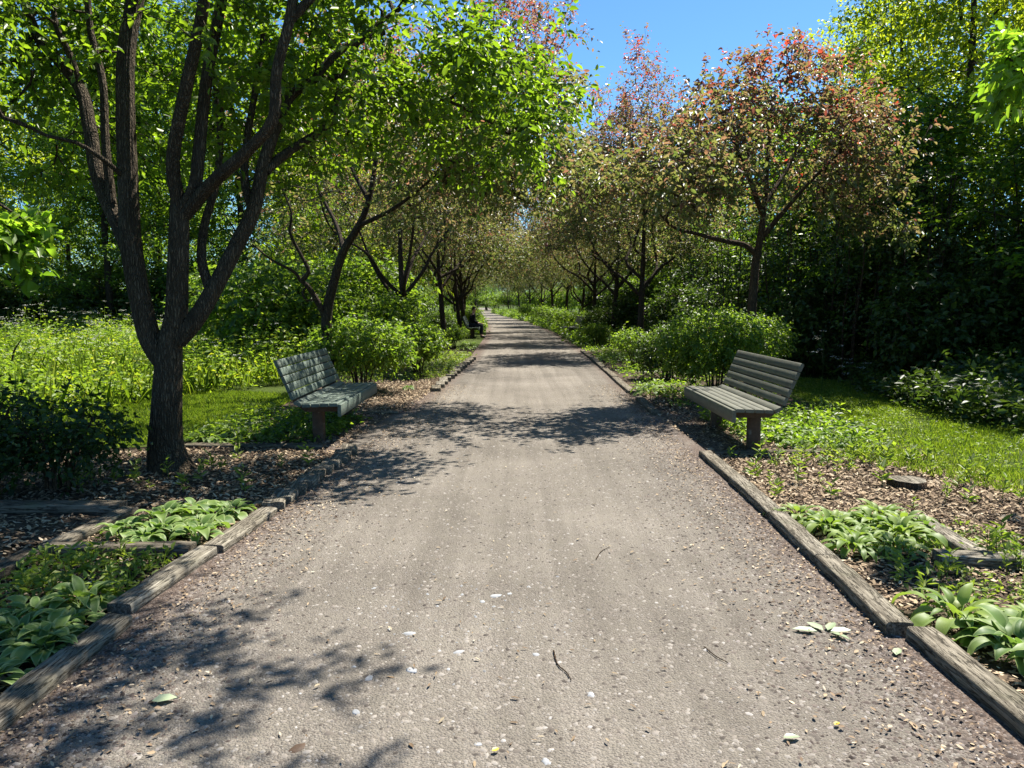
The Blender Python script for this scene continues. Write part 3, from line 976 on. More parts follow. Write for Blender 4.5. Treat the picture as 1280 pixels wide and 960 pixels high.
def generic_crab(seed, label, ht=7.6, rad=2.5, lean=0.2, extra=()):
    g = np.random.default_rng(seed)
    f = 1.7 + g.uniform(-.2, .3)
    lx, ly = g.uniform(-lean, lean, 2)
    lb = [([(0, 0, -.05), (lx * .4, ly * .4, .7), (lx, ly, f), (lx * 1.5, ly * 1.5, f + 1.2), (lx * 1.4, ly * 1.8, f + 2.6)], 0.125, 0.04)]
    for a in range(5):
        th = a * 1.257 + g.uniform(-.3, .3)
        c, s = math.cos(th), math.sin(th)
        r = rad * g.uniform(.55, .8)
        z0 = f + g.uniform(-.15, .6)
        lb.append(([(lx, ly, z0 - .1), (lx + c * r * .3 + g.uniform(-.22, .22), ly + s * r * .3 + g.uniform(-.22, .22), z0 + .35 + g.uniform(0, .3)), (lx + c * r * .5 + g.uniform(-.25, .25), ly + s * r * .5 + g.uniform(-.25, .25), z0 + .95 + g.uniform(-.2, .2)), (lx + c * r * .75 + g.uniform(-.3, .3), ly + s * r * .75 + g.uniform(-.3, .3), z0 + 1.5 + g.uniform(-.1, .6)), (lx + c * r, ly + s * r, z0 + 2.3 + g.uniform(0, 1.0))], 0.055, 0.016))
    bl = [((lx, ly, ht * .62), (rad * .8, rad * .8, ht * .24)), ((lx, ly, ht * .84), (rad * .45, rad * .45, ht * .14))]
    for a in range(7):
        th = a * .9 + g.uniform(-.3, .3)
        bl.append(((lx + math.cos(th) * rad * .68, ly + math.sin(th) * rad * .68, ht * g.uniform(.36, .66)), (rad * .42, rad * .42, ht * .12)))
    bl += list(extra)
    return tree("crabapple_tree", np.zeros(3), lb, blob_points(bl, 1900, .3), label, "tree", M["leaf_bronze"], M["bark_dark"], k=19, size=0.086, sig=.12, six=False,
                vfun=vbronze(2.4, ht), group="bronze leaved crabapples lining the path", nl=12)


LIT_SAVE, LIT[:] = list(LIT), []
g1 = generic_crab(3, "thick trunked crabapple, second beyond the left bench, arching over the path", 8.6, 3.2, .2, [((3.2, .2, 5.8), (1.0, 1.2, .9)), ((2.6, 0, 8.7), (1.1, 1.1, .7)), ((3.0, .4, 7.2), (1.2, 1.1, .8)), ((3.5, 0, 8.0), (1.0, 1.0, .7)), ((2.7, 0, 6.6), (1.2, 1.4, 1.0)), ((2.6, -.4, 7.8), (1.3, 1.3, .8)), ((3.2, .4, 5.0), (1.1, 1.2, .7)), ((2.8, -.3, 3.9), (1.1, 1.1, .6))])
g2 = generic_crab(5, "tall crabapple with red shoots, next beyond right bench, before the sky gap", 8.3, 2.6, .2, [((-2.2, .3, 3.6), (1.1, 1.1, .6)), ((-.7, 0, 8.6), (.3, .3, .7)), ((.6, .2, 8.4), (.3, .3, .6))])
g3 = generic_crab(9, "crabapple just before the person on the far left bench", 8.2, 3.2, .35, [((2.2, 0, 3.4), (1.3, 1.3, .7)), ((-2.2, 0, 3.4), (1.3, 1.3, .7))])
g1.location = (-2.62, 19.2, 0)
g2.location = (3.75, 22.6, 0)
g2.rotation_euler = (0, 0, 1.0)
g3.location = (-2.35, 27.0, 0)
rowL = [(-2.3, 34.5), (-2.45, 39.5), (-2.8, 45.0), (-3.3, 51.5), (-3.9, 58.0), (-4.6, 66.0), (-5.5, 75.0), (-6.6, 86.0), (-8.0, 102.0)]
rowR = [(3.85, 29.5), (3.8, 35.7), (3.7, 42.0), (3.4, 49.0), (3.1, 57.0), (2.5, 66.0), (1.8, 76.0), (0.9, 90.0), (-.4, 106.0)]
ordn = ["first", "second", "third", "fourth", "fifth", "sixth", "seventh", "eighth", "ninth"]
for q, (x, y) in enumerate(rowL):
    clone((g1, g2, g3)[q % 3], (x, y, 0), q * 2.1 + .7, 0.98 + .1 * math.sin(q * 2.3),
          "%s crabapple past the seated person in the left row" % ordn[q])
for q, (x, y) in enumerate(rowR):
    clone((g2, g3, g1)[q % 3], (x, y, 0), q * 1.7 + .3, 0.98 + .1 * math.sin(q * 1.9 + 1),
          "%s crabapple past the red topped one in the right row" % ordn[q])


# woodland trees
def wood_tree(seed, name, label, ht, rad, zlo, mat, n=950, k=34, size=.13, cat="tree"):
    g = np.random.default_rng(seed)
    lb = [([(0, 0, -.1), (g.uniform(-.15, .15), g.uniform(-.15, .15), ht * .3), (g.uniform(-.3, .3), g.uniform(-.3, .3), ht * .62), (0, 0, ht * .94)], 0.14, 0.03)]
    bl = [((0, 0, (ht + zlo) / 2 + .5), (rad * .5, rad * .5, (ht - zlo) / 2.2))]
    for a in range(30):
        th = a * 2.4 + g.uniform(-.3, .3)
        t = (a + .5) / 30
        z = zlo + (ht * .98 - zlo) * t
        r = rad * (1.0 - .72 * t ** 2.0) * g.uniform(.6, 1.12)
        c, s = math.cos(th), math.sin(th)
        if a % 2 == 0:
            lb.append(([(0, 0, max(.6, z - .9)), (c * r * .5, s * r * .5, z - .3), (c * r * .9, s * r * .9, z + .05)], .035, .010))
        bl.append(((c * r * .74, s * r * .74, z), (rad * .36, rad * .36, .24)))
    return tree(name, np.zeros(3), lb, blob_points(bl, n, .35), label, cat, mat, M["bark_dark"], k=k, size=size, sig=.2, six=False, nl=9, ridge=.03, tip_r=.006, flat=1.1)


w1 = wood_tree(21, "ash_tree", "tall yellow green tree at right edge of the lawn, rising out of frame", 11.5, 3.0, 2.4, M["leaf_lime"], k=20)
w2 = wood_tree(22, "maple_tree", "tall mid green tree at the back of the left meadow", 12.0, 3.4, 1.2, M["leaf_wood"])
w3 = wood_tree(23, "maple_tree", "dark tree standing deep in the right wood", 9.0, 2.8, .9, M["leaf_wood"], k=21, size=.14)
# right wood: lime trees on its sunny top, dark ones below and behind
RW = [(9.8, 17.5), (10.3, 21.5), (11.5, 14.5), (12.6, 19.5), (12.0, 27.0)]
RWL = ["tall yellow green tree at right edge of the lawn, rising out of frame", "pale green tree directly behind the bronze crabapple at right",
       "yellow green tree at the right border of the photo", "lime green tree deep behind the right lawn", "green tree behind the lime trees at the back of the right wood"]
for q, (x, y) in enumerate(RW):
    if q == 0:
        w1.location = (x, y, 0)
        w1["group"] = "lime green trees of the right wood"
    else:
        clone(w1, (x, y, 0), q * 1.3, (.95, .95, .92 + .05 * (q % 3)), RWL[q])
gR = "dark trees of the right wood"
RD = [(8.2, 15.5), (9.6, 13.0), (7.4, 18.5), (9.2, 28), (7.2, 31), (12.5, 31), (7.5, 37), (10.5, 40), (7.8, 46), (11, 52), (7.5, 58), (10, 66), (7.5, 76)]
for q, (x, y) in enumerate(RD):
    if q == 0:
        w3.location = (x, y, 0)
        w3["group"] = gR
        w3["label"] = "dark shaded tree within the wood right of the path"
        w3.scale = (.8, .8, .62)
    else:
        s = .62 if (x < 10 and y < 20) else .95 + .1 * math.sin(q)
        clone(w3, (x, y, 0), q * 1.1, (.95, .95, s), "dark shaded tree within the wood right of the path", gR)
farb = []
gL = "trees of the left wood"
LW = [(-14, 27), (-10.5, 30), (-18.5, 27), (-22, 31), (-7.5, 33), (-15.5, 34), (-11, 38), (-6.8, 40), (-26, 34), (-9, 47), (-6.8, 53), (-13, 50), (-8, 62), (-12, 70), (-9, 80), (-19, 40), (-30, 30), (-13, 95), (-12, 110), (-25, 44), (-32, 40), (-37, 34), (-16, 58), (-22, 55), (-29, 50), (-36, 46), (-42, 38), (-18, 68), (-13, 62)]
for q, (x, y) in enumerate(LW):
    if q == 0:
        w2.location = (x, y, 0)
        w2["group"] = gL
        w2["label"] = "mid green tree in the dark wood at the back of the left meadow"
    else:
        clone(w2 if q % 2 else w1, (x, y, 0), q * 1.9, 1.1 + .12 * math.sin(q * 1.7), "mid green tree in the dark wood at the back of the left meadow", gL)
# trees closing the far end of the path
for q, (x, y) in enumerate([(-6, 128), (2.5, 118), (6, 112), (-12, 135), (-7, 150), (1, 150), (10, 130), (-20, 140), (-4.6, 142), (-5.4, 158), (-2.6, 150), (-9.5, 145), (16, 120), (-16, 160), (8, 165)]):
    clone(w2, (x, y, 0), q * 1.4, 1.0, "distant green tree closing the far end of the path", "trees at the far end of the path")
for q, (x, y) in enumerate([(-14, 118), (-11.5, 124), (-9, 133), (-6.5, 140), (-3, 134), (0, 128), (2.5, 112), (4.5, 104), (5.5, 95), (6, 86), (-13, 104), (8, 118), (11, 122), (-17, 122), (4.2, 124)]):
    farb.append((x, y, q))
# saplings: thin stems in the shade
sp = Bag()
sroot = thing("sapling", (0, 0, 0), "thin dark sapling stem in the shade of the right wood", "sapling", "saplings in the right wood")
LBs = []
tgs = []
for a in range(3):
    x0, y0 = rng.uniform(-.35, .35, 2)
    q = np.array([(x0, y0, -.05), (x0 * 1.3, y0 * 1.2, 1.3), (x0 * 1.5 + .1, y0 * 1.6, 2.6), (x0 * 1.9, y0 * 2, 4.2)])
    LBs.append((q, .022, .010))
    tgs.append(q[2] + rng.normal(0, .55, (26, 3)) * np.array([1, 1, 1.6]))
LB, ch, r0, tr = grow(LBs, np.concatenate(tgs), .003)
wood_mesh(LB, ch, r0, tr, 7, 4, 0, None).build("trunk", M["bark_red"], sroot, (0, 0, 0), True)
Vv, Fv, vv = leaf_cloud(ch, 9, .10, .15, False)
mk("crown", Vv, [Fv], M["leaf_dark"], sroot, vv, loc=(0, 0, 0))
sroot.location = (6.6, 15.3, 0)
for q in range(26):
    x, y = [(7.0, 14.2), (7.9, 13.4), (6.2, 16.6), (5.7, 18.0), (8.6, 12.2), (7.3, 16.0), (6.7, 19.5), (5.6, 21), (9.2, 11.2), (8.0, 14.7)][q % 10]
    clone(sroot, (x + rng.uniform(-.6, .6), y + rng.uniform(-.6, 1.2), 0), rng.uniform(0, 6), rng.uniform(.7, 1.0))
LIT[:] = LIT_SAVE

# neighbours whose branches reach into the frame
LIT[:] = []
b = np.array([-6.2, 6.0, 0.0])
lb = [([(-6.2, 6, -.05), (-6.15, 6, 1.2), (-6.3, 6, 2.6), (-6.4, 6, 4.4)], .10, .03), (tp((-180, 230, 6.0), (-90, 225, 6.2), (-20, 245, 6.3), (30, 275, 6.4)), .03, .008)]
bl = [(tuple(U(14, 296, 6.2)), (.24, .3, .20)), ((-5.9, 6.2, 3.4), (1.0, 1.0, .9))]
tree("linden_tree", b, lb, np.concatenate([blob_points(bl[:1], 36, .1, 0), blob_points(bl[1:], 70, .2)]), "young tree at the left border, only a bright lime leafy branch showing", "tree", M["leaf_spray"], M["bark_grey"], k=20, size=.10, sig=.07, aspect=.7)
b = np.array([6.6, 5.4, 0.0])
lb = [([(6.6, 5.4, -.05), (6.5, 5.4, 1.5), (6.4, 5.4, 3.2), (6.5, 5.4, 5.2)], .11, .04), (tp((1400, -40, 5.6), (1340, 20, 5.6), (1290, 50, 5.6), (1262, 90, 5.6)), .025, .006)]
bl = [(tuple(U(1268, 82, 5.6)), (.16, .25, .22)), ((6.5, 5.5, 4.6), (.9, .9, .8)), ((4.9, 6.3, 3.5), (.45, .5, .3))]  # last clump is out of view, added to shade the mulch at right
tree("walnut_tree", b, lb, np.concatenate([blob_points(bl[:1], 22, .1, 0), blob_points(bl[1:], 70, .2)]), "tree at the right border, only a hanging yellow green spray showing", "tree", M["leaf_spray"], M["bark_grey"], k=18, size=.11, sig=.06, aspect=.42)


# ------------------------------------------------------------------ shrubs
def shrub(name, loc, rad, ht, label, mat, n=330, k=22, size=.055, group=None, zlo=.35, sig=.07, six=False, cat="shrub"):
    lb = []
    for a in range(9):
        th = a * .7 + rng.uniform(-.2, .2)
        c, s = math.cos(th), math.sin(th)
        r = rad * rng.uniform(.25, .7)
        lb.append(([(c * .1, s * .1, -.03), (c * r * .4, s * r * .4, ht * .3), (c * r, s * r, ht * rng.uniform(.6, .85))], .016, .007))
    bl = [((0, 0, ht * (.5 + zlo / 2)), (rad, rad, ht * (.5 - zlo / 2)))]
    for a in range(6):
        th = a * 1.05
        bl.append(((math.cos(th) * rad * .6, math.sin(th) * rad * .6, ht * rng.uniform(.45, .75)), (rad * .45, rad * .45, ht * .24)))
    tg = blob_points(bl, n, .55, .02)
    LB, ch, r0, tr = grow(lb, tg, .0028, step=.1)
    root = thing(name, loc, label, cat, group)
    wood_mesh(LB, ch, r0, tr, 7, 4, 0, None).build("stem", M["bark_red"], root, (0, 0, 0), True)
    V, Fq, v = leaf_cloud(ch, k, size, sig, six, .6)
    mk("foliage", V, [Fq], mat, root, v, loc=(0, 0, 0))
    return root


LIT[:] = []
shrub("privet_shrub", (3.12, 11.7, 0), .84, 1.40, "large rounded shrub with bright clipped top left of the crabapple trunk", M["leaf_shrub"], 760, 30, .055, sig=.055)
shrub("privet_shrub", (4.3, 13.8, 0), .70, 1.25, "rounded shrub half hidden behind the right bench tree trunk", M["leaf_shrub"], 320, 20, .06)
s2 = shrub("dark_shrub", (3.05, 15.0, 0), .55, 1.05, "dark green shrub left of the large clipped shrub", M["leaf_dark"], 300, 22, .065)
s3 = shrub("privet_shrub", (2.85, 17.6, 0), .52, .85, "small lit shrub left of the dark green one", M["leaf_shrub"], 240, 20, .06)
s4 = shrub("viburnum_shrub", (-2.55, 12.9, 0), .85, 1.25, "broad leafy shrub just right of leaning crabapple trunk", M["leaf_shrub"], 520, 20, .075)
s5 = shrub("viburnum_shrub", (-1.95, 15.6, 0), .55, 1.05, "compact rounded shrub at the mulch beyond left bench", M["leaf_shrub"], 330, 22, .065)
s6 = shrub("dark_shrub", (-3.62, 6.05, 0), .52, .72, "dark low shrub with bare stems in the left shade", M["leaf_shaded"], 230, 13, .058, zlo=.42)
for q, (x, y, s, src, lab) in enumerate([
        (-4.25, 5.95, 1.15, s6, "dark shrub at left border, cut off by the photo edge"),
        (-3.4, 18.5, 1.4, s4, "large sunlit bush behind the leaning crabapple"),
        (-5.4, 17.5, 1.9, s4, "tall bright bush at the right end of the meadow"),
        (-7.3, 20.0, 2.1, s5, "wide bright bush behind the big tree's fork"),
        (-4.6, 21.5, 2.2, s4, "tall pale bush left of the thick crabapple trunk"),
        (-6.2, 24.5, 2.6, s5, "high bush against the left wood"),
        (-2.9, 23.5, 1.0, s2, "dark bush between the two thick left trunks"),
        (-2.75, 30.2, 1.0, s2, "dark bush at the foot of the trunk before the person"),
        (-1.95, 25.6, .7, s3, "light green low bush on the left edge before the person"),
        (-2.1, 31.2, .55, s3, "light green low bush in front of the person's bench"),
        (2.9, 26.2, .9, s3, "pale bush beyond the right timber edge"),
        (3.5, 30.0, 1.2, s2, "dark bush in front of the far right bench"),
        (3.2, 38.5, 1.2, s3, "green bush behind the far right bench"),
        (2.6, 44.0, 1.3, s3, "bush overhanging the path past the far right bench"),
        (2.3, 52.0, 1.4, s3, "yellow green bush on the right where the path bends"),
        (1.3, 64.0, 1.5, s3, "bush on the right edge of the distant path bend"),
        (-2.4, 44.0, 1.3, s3, "bush on left edge past the seated person"),
        (-3.1, 54.0, 1.4, s3, "second bush on left edge past the seated person"),
        (-5.6, 82.0, 1.6, s3, "bush at the distant left path edge"),
        (5.0, 19.5, 1.7, s2, "dark bush at the edge of right wood behind crabapple"),
        (5.3, 24.0, 1.9, s2, "large dark bush in the right wood behind far shrubs"),
        (5.0, 29.0, 1.9, s2, "dark bush farther along the right wood edge"),
        (8.7, 11.0, 1.9, s2, "dark bush at the right border behind the undergrowth"),
        (7.4, 13.2, 1.9, s2, "dark bush behind the nettles at right"),
        (6.2, 16.2, 1.8, s2, "dark bush at the back corner of the right lawn")]):
    clone(src, (x, y, 0), q * 1.3, s, lab)
for x, y, q in farb:
    clone(s4 if q % 2 else s3, (x, y, 0), q, 2.6 if q % 2 else 3.6, "distant green bush where the path ends", "bushes at the far end of the path")
for q, (x, y) in enumerate([(-9, 27), (-12, 27.5), (-15, 28), (-18, 29), (-21, 29.5), (-24, 31), (-28, 32)]):
    clone(s2, (x, y, 0), q, 2.6, "dark bush in the shade behind the left meadow", "dark bushes behind the left meadow")
for q, (x, y) in enumerate([(9.5, 15), (8.5, 17.5), (10.5, 12.5), (7.0, 21), (11.5, 16.5), (6.6, 26.5), (6.5, 33), (6.3, 40), (6, 48), (9, 23)]):
    clone(s2, (x, y, 0), q, 2.6, "dark bush inside the shaded right wood", "dark bushes inside the right wood")


# ------------------------------------------------------------------ hostas and small plants
def hosta_mesh(n, ll, seed, spread=1.0):
    g = np.random.default_rng(seed)
    V, Fq, vs, ms = [], [], [], []
    cs = np.array([-1, -.70, 0, .70, 1.0])
    nt_ = 7
    base = 0
    for a in range(n):
        ring = a / n
        th = a * 2.399 + g.uniform(-.25, .25)
        L = ll * g.uniform(.75, 1.15) * (.7 + .4 * ring)
        W = L * g.uniform(.22, .29) * (1.0 if seed < 3 else .74)
        el = R(75 - 55 * ring + g.uniform(-8, 8))
        pet = L * g.uniform(.45, .75)
        d = np.array([math.cos(th), math.sin(th), 0])
        s = np.array([-math.sin(th), math.cos(th), 0])
        p = d * 0.02
        roll = g.uniform(-.3, .3)
        pts = []
        cur = el
        step = pet / 2
        pts.append((p.copy(), .05, cur))
        for _ in range(2):
            p = p + step * (d * math.cos(cur) * spread + np.array([0, 0, math.sin(cur)]))
            pts.append((p.copy(), .06, cur))
        for t in range(nt_):
            cur -= R(10 + 8 * ring)
            p = p + L / nt_ * (d * math.cos(cur) + np.array([0, 0, math.sin(cur)]))
            u = (t + 1) / nt_
            wd = math.sin(math.pi * (u * .92 + .08) ** 0.72) * .5 * 2
            pts.append((p.copy(), max(.04, wd), cur))
        k = len(pts)
        for (q, wd, cu) in pts:
            up = np.array([0, 0, 1]) * math.cos(cu) - d * math.sin(cu)
            for c in cs:
                wav = .06 * W * math.sin(9 * c + 13 * np.linalg.norm(q) / ll)
                V.append(q + s * (c * W * wd) + up * (abs(c) * W * wd * .28 + wav * wd + roll * c * W * wd * .5))
        v = g.uniform(0, 1)
        for t in range(k - 1):
            for c in range(4):
                i0 = base + t * 5 + c
                Fq.append((i0, i0 + 1, i0 + 6, i0 + 5))
                vs.append(v)
                ms.append(0.85 if c in (0, 3) else 0.0)
        base += k * 5
    V = np.array(V)
    V[:, 2] = np.maximum(V[:, 2], .012)
    return V, np.array(Fq), vs, ms


HP = {}
for nm, mt, n, ll, sd in (("cream_a", "hosta_cream", 26, .20, 1), ("cream_b", "hosta_cream", 20, .22, 2), ("green_a", "hosta_green", 32, .19, 3), ("green_b", "hosta_green", 26, .22, 4)):
    HP[nm] = hosta_mesh(n, ll, sd) + (M[mt],)
HO = {}


def hosta(kind_, x, y, s, label, group):
    if kind_ not in HO:
        V, Fq, v, m, mt = HP[kind_]
        o = mk("hosta_plant", V, [Fq], mt, None, v, m, smooth=True)
        HO[kind_] = o
    else:
        o = HO[kind_].copy()
        COL.objects.link(o)
    o.location = (x, y, 0)
    o.rotation_euler = (0, 0, rng.uniform(0, 6.28))
    o.scale = (s, s, s * rng.uniform(.8, 1.05))
    return tag(o, label, "hosta", group)


def clump(pts, kinds, label, group, s0=.8, s1=1.1):
    if len(pts) > 5 and pts[0][1] < 9:      # fill the gaps between the bigger plants with young ones
        pts = list(pts) + [(0.5 * (a[0] + b[0]) + rng.uniform(-.06, .06), 0.5 * (a[1] + b[1]) + rng.uniform(-.06, .06)) for a, b in zip(pts, pts[2:])]
    for q, (x, y) in enumerate(pts):
        hosta(kinds[q % len(kinds)], x, y, rng.uniform(s0 * .8, s1) * .72, label, group)


clump([(-2.02, 3.15), (-2.2, 3.3), (-2.05, 3.45), (-2.27, 3.52), (-2.05, 2.88), (-2.3, 3.08), (-2.12, 3.66)], ["cream_a", "cream_b"], "cream edged hosta in the left bottom corner clump", "hostas in the left bottom corner")
clump([(-2.0, 4.75), (-2.3, 4.72), (-2.55, 4.85), (-2.1, 5.05), (-2.4, 5.1), (-1.98, 5.3), (-2.25, 5.35)], ["cream_b", "cream_a"], "cream edged hosta in the timber framed bed left of the path", "hostas in the left framed bed", .8, 1.0)
clump([(-2.6, 8.15), (-2.95, 8.3), (-2.7, 8.6), (-3.2, 8.6), (-3.1, 8.1), (-2.55, 8.9), (-3.4, 8.3)], ["green_a", "green_b"], "green hosta in the shade behind the left bench", "hostas behind the left bench", .8, 1.1)
clump([(2.05, 5.0), (2.3, 5.1), (2.15, 4.7), (2.45, 4.75), (2.7, 4.9), (2.0, 5.25), (2.55, 5.2), (2.3, 4.5), (2.05, 4.5)], ["green_a", "green_b"], "light green hosta in the sunlit clump by the right timbers", "hostas of the sunlit right clump", .9, 1.2)
clump([(2.15, 3.3), (2.4, 3.4), (2.2, 3.02), (2.5, 3.1), (2.3, 2.75), (2.08, 3.45)], ["cream_b", "green_b"], "hosta at right bottom corner, cut by the photo edge", "hostas in the right bottom corner", .95, 1.2)
clump([(2.95, 7.85), (3.2, 8.1), (3.0, 8.5), (3.4, 8.4), (3.55, 8.0), (3.3, 7.75), (2.9, 9.0), (3.25, 8.9), (3.7, 7.7)], ["green_a", "cream_a"], "green hosta in the clump behind the right bench leg", "hostas behind the right bench", .8, 1.1)
clump([(2.2, 12.4), (2.3, 12.9), (2.25, 13.4), (2.6, 12.7), (2.55, 13.5)], ["green_b", "green_a"], "yellow green hosta mound between two right timbers", "hosta mound beyond the right bench", 1.0, 1.3)
clump([(2.9, 12.2), (2.85, 11.5), (3.0, 13.0)], ["cream_a"], "shaded hosta beneath the large clipped shrub", "hostas beneath the clipped shrub", .9, 1.1)
clump([(2.5 + .35 * (q % 3), 19.5 + .7 * (q // 3)) for q in range(12)], ["green_a", "green_b"], "bright green leafy plant at far right timber edge", "bright plants at the far right edge", 1.1, 1.5)
clump([(-1.45 - .35 * (q % 3), 17.5 + .7 * (q // 3)) for q in range(9)], ["green_b", "green_a"], "yellowish low plant behind the stepped left stubs", "yellowish plants behind the left stubs", .8, 1.0)
clump([(-1.35 - .3 * (q % 2), 24.5 + 1.0 * (q // 2)) for q in range(8)], ["green_a", "green_b"], "pale leafy plant on the left edge before the seated person", "plants before the seated person", .9, 1.1)
clump([(2.35 + .3 * (q % 2), 27.5 + 1.2 * (q // 2)) for q in range(10)], ["green_a", "cream_a"], "pale leafy plant at right edge before the far bench", "plants before the far right bench", 1.2, 1.6)
clump([(-1.8, 13.2)], ["cream_a"], "lone small hosta in pale mulch beyond the left bench", None, .7, .75)


def weed_mesh(seed, n=11, h=.16):
    g = np.random.default_rng(seed)
    th = g.uniform(0, 6.28, n)
    z = g.uniform(.15, .95, n) * h
    P = np.column_stack([np.zeros(n), np.zeros(n), z]) + g.normal(0, .012, (n, 3)) * np.array([1, 1, 0])
    D = np.column_stack([np.cos(th), np.sin(th), g.uniform(.3, 1.1, n)])
    L = g.uniform(.05, .10, n)
    V, Fq, v = leaves(P, D, L, L * .33, g.random(n), True, .15)
    b = Bag()
    b.add(V, Fq, v)
    V, Fq = tube(np.array([(0, 0, -.01), (.004, .003, h * .5), (0, .006, h)]), [.003, .0025, .0015], 4)
    b.add(V, Fq, np.full(len(Fq), .3))
    return b


wd = [weed_mesh(a, 10 + 2 * a, .13 + .03 * a).build("weed_seedling", M["weed"]) for a in range(4)]
wused = [False] * 4


def weeds(n, poly, label, group, s0=.6, s1=1.25):
    for q, (x, y) in enumerate(scatter(poly, n)):
        k = int(rng.integers(0, 4))
        if not wused[k]:
            o, wused[k] = wd[k], True
        else:
            o = wd[k].copy()
            COL.objects.link(o)
        o.location = (x, y, 0)
        o.rotation_euler = (rng.uniform(-.15, .15), rng.uniform(-.15, .15), rng.uniform(0, 6.28))
        s = rng.uniform(s0, s1)
        o.scale = (s, s, s)
        tag(o, label, "weed", group)


weeds(34, [(2.0, 5.5), (2.1, 7.4), (3.9, 7.4), (3.9, 5.2), (2.9, 5.3)], "small green weed sprouting from the sunlit mulch at right", "weeds in the sunlit right mulch")
weeds(34, [(2.5, 6.8), (2.3, 7.45), (3.9, 7.5), (4.1, 6.2)], "small green weed sprouting from the sunlit mulch at right", "weeds in the sunlit right mulch", .6, 1.1)
weeds(34, [(2.05, 3.5), (2.1, 4.3), (3.2, 4.9), (3.3, 3.2)], "small weed among the timbers of the right bottom bed", "weeds in the right bottom bed", .5, 1.0)
weeds(30, [(-2.0, 3.7), (-1.95, 4.4), (-2.75, 4.4), (-2.7, 3.5)], "small weed in the sunken bed between left timbers", "weeds in the sunken left bed", .4, .8)
weeds(22, [(-1.9, 5.6), (-1.75, 7.7), (-3.6, 7.7), (-3.9, 5.8)], "small weed in the shaded mulch around the big tree", "weeds around the big tree", .5, 1.1)

# ---- vegetation that nobody could count


def plants_mass(name, P2, h0, h1, lsize, mat, nl=7, flower=0.0, aspect=.5, sig=.07, stem=True, ragged=False):
    n = len(P2)
    h = rng.uniform(h0, h1, n)
    if ragged:
        f = np.sin(P2[:, 0] * .9 + 1.7 * np.sin(P2[:, 1] * .8)) + np.sin(P2[:, 1] * 1.3 + 1.5 * np.sin(P2[:, 0] * 1.1 + 2)) + .6 * np.sin(P2[:, 0] * 3.1 + P2[:, 1] * 2.3)
        h = h * np.clip(.78 + .26 * f, .3, 1.35) * np.clip((P2[:, 1] - 4.5) / 9.0, .4, 1)
    lean = rng.normal(0, .12, (n, 2))
    idx = np.repeat(np.arange(n), nl)
    t = rng.random(n * nl) ** .7
    P = np.column_stack([P2[idx] + lean[idx] * (t * h[idx])[:, None], t * h[idx]]) + rng.normal(0, sig, (n * nl, 3)) * np.array([1, 1, .4])
    P[:, 2] = np.maximum(P[:, 2], .02)
    D = np.column_stack([rng.normal(0, 1, (n * nl, 2)), rng.normal(.15, .4, n * nl)])
    L = lsize * rng.uniform(.6, 1.3, n * nl)
    V, Fq, v = leaves(P, D, L, L * aspect, rng.random(n * nl), False, flat=.8)
    b = Bag()
    b.add(V, Fq, v)
    if stem:   # thin stems as narrow blades
        A = np.column_stack([P2, np.zeros(n)])
        Dd = np.column_stack([lean * 1.0, np.ones(n)])
        V, Fq, v = leaves(A, Dd, h * 1.02, np.full(n, .008), rng.random(n) * .5, False, 0, 0)
        b.add(V, Fq, v)
    o = kind(b.build(name, mat), "stuff")
    return o, np.column_stack([P2 + lean * h[:, None], h])


def blades(name, P2, h0, h1, wdt, mat, lean=.35, patch=False):
    if patch:
        f = (np.sin(P2[:, 0] * 2.3 + 1.3 * np.sin(P2[:, 1] * 1.7)) + np.sin(P2[:, 1] * 3.1 + 2 * np.sin(P2[:, 0] * 2.9 + 1)) + .8 * np.sin(7 * P2[:, 0] + 5 * P2[:, 1]))
        P2 = P2[rng.random(len(P2)) < np.clip(.72 + .26 * f, .12, 1)]
    n = len(P2)
    h = rng.uniform(h0, h1, n)
    th = rng.uniform(0, 6.28, n)
    A = np.column_stack([P2, np.full(n, -.01)])
    D = np.column_stack([np.cos(th) * lean * rng.random(n), np.sin(th) * lean * rng.random(n), np.ones(n)])
    V, Fq, v = leaves(A, D, h, np.full(n, wdt), rng.random(n), False, .1, .35, flat=.0)
    return kind(mk(name, V, [Fq], mat, None, v), "stuff")


lawnR = [(3.35, 7.7), (4.15, 6.2), (4.9, 4.6), (6.6, 4.6), (6.8, 9.5), (6.4, 14.5), (5.0, 16), (4.4, 10.6)]
blades("lawn_grass", scatter(lawnR, 110000), .02, .055, .0075, M["grass"], .6, True)
blades("tall_grass", scatter(lawnR, 1200), .06, .12, .006, M["grass"])
fr = [(3.1, 7.6), (3.7, 6.4), (4.2, 5.0), (5.0, 4.6), (4.4, 6.6), (3.9, 7.8)]
blades("edge_grass", scatter(fr, 5000), .03, .09, .008, M["weed"])
lawnL = [(-3.3, 8.9), (-3.4, 12.5), (-5.5, 13.0), (-6.4, 10.5), (-6.0, 8.3), (-4.0, 7.9)]
blades("lawn_grass", scatter(lawnL, 70000), .03, .07, .009, M["grass"], .6, True)
plants_mass("lawn_weeds", scatter(lawnR, 1500), .01, .05, .035, M["weed"], 6, sig=.03, stem=False)
mead = [(-6.0, 8.4), (-5.2, 12.0), (-3.9, 14.5), (-3.8, 22), (-10, 27), (-24, 30), (-17, 14), (-9.5, 8.2)]
pm = scatter(mead, 15000)
_, tops = plants_mass("meadow_plants", pm, .30, .90, .09, M["leaf_meadow"], 9, ragged=True)
_, tops2 = plants_mass("meadow_herbs", scatter([(-8, 17), (-4.5, 20), (-10, 26.5), (-23, 29.5), (-15, 15)], 3000), .65, 1.15, .085, M["leaf_meadow"], 7, ragged=True)
blades("meadow_grass", scatter(mead, 22000), .25, .65, .011, M["grass"], .6, True)


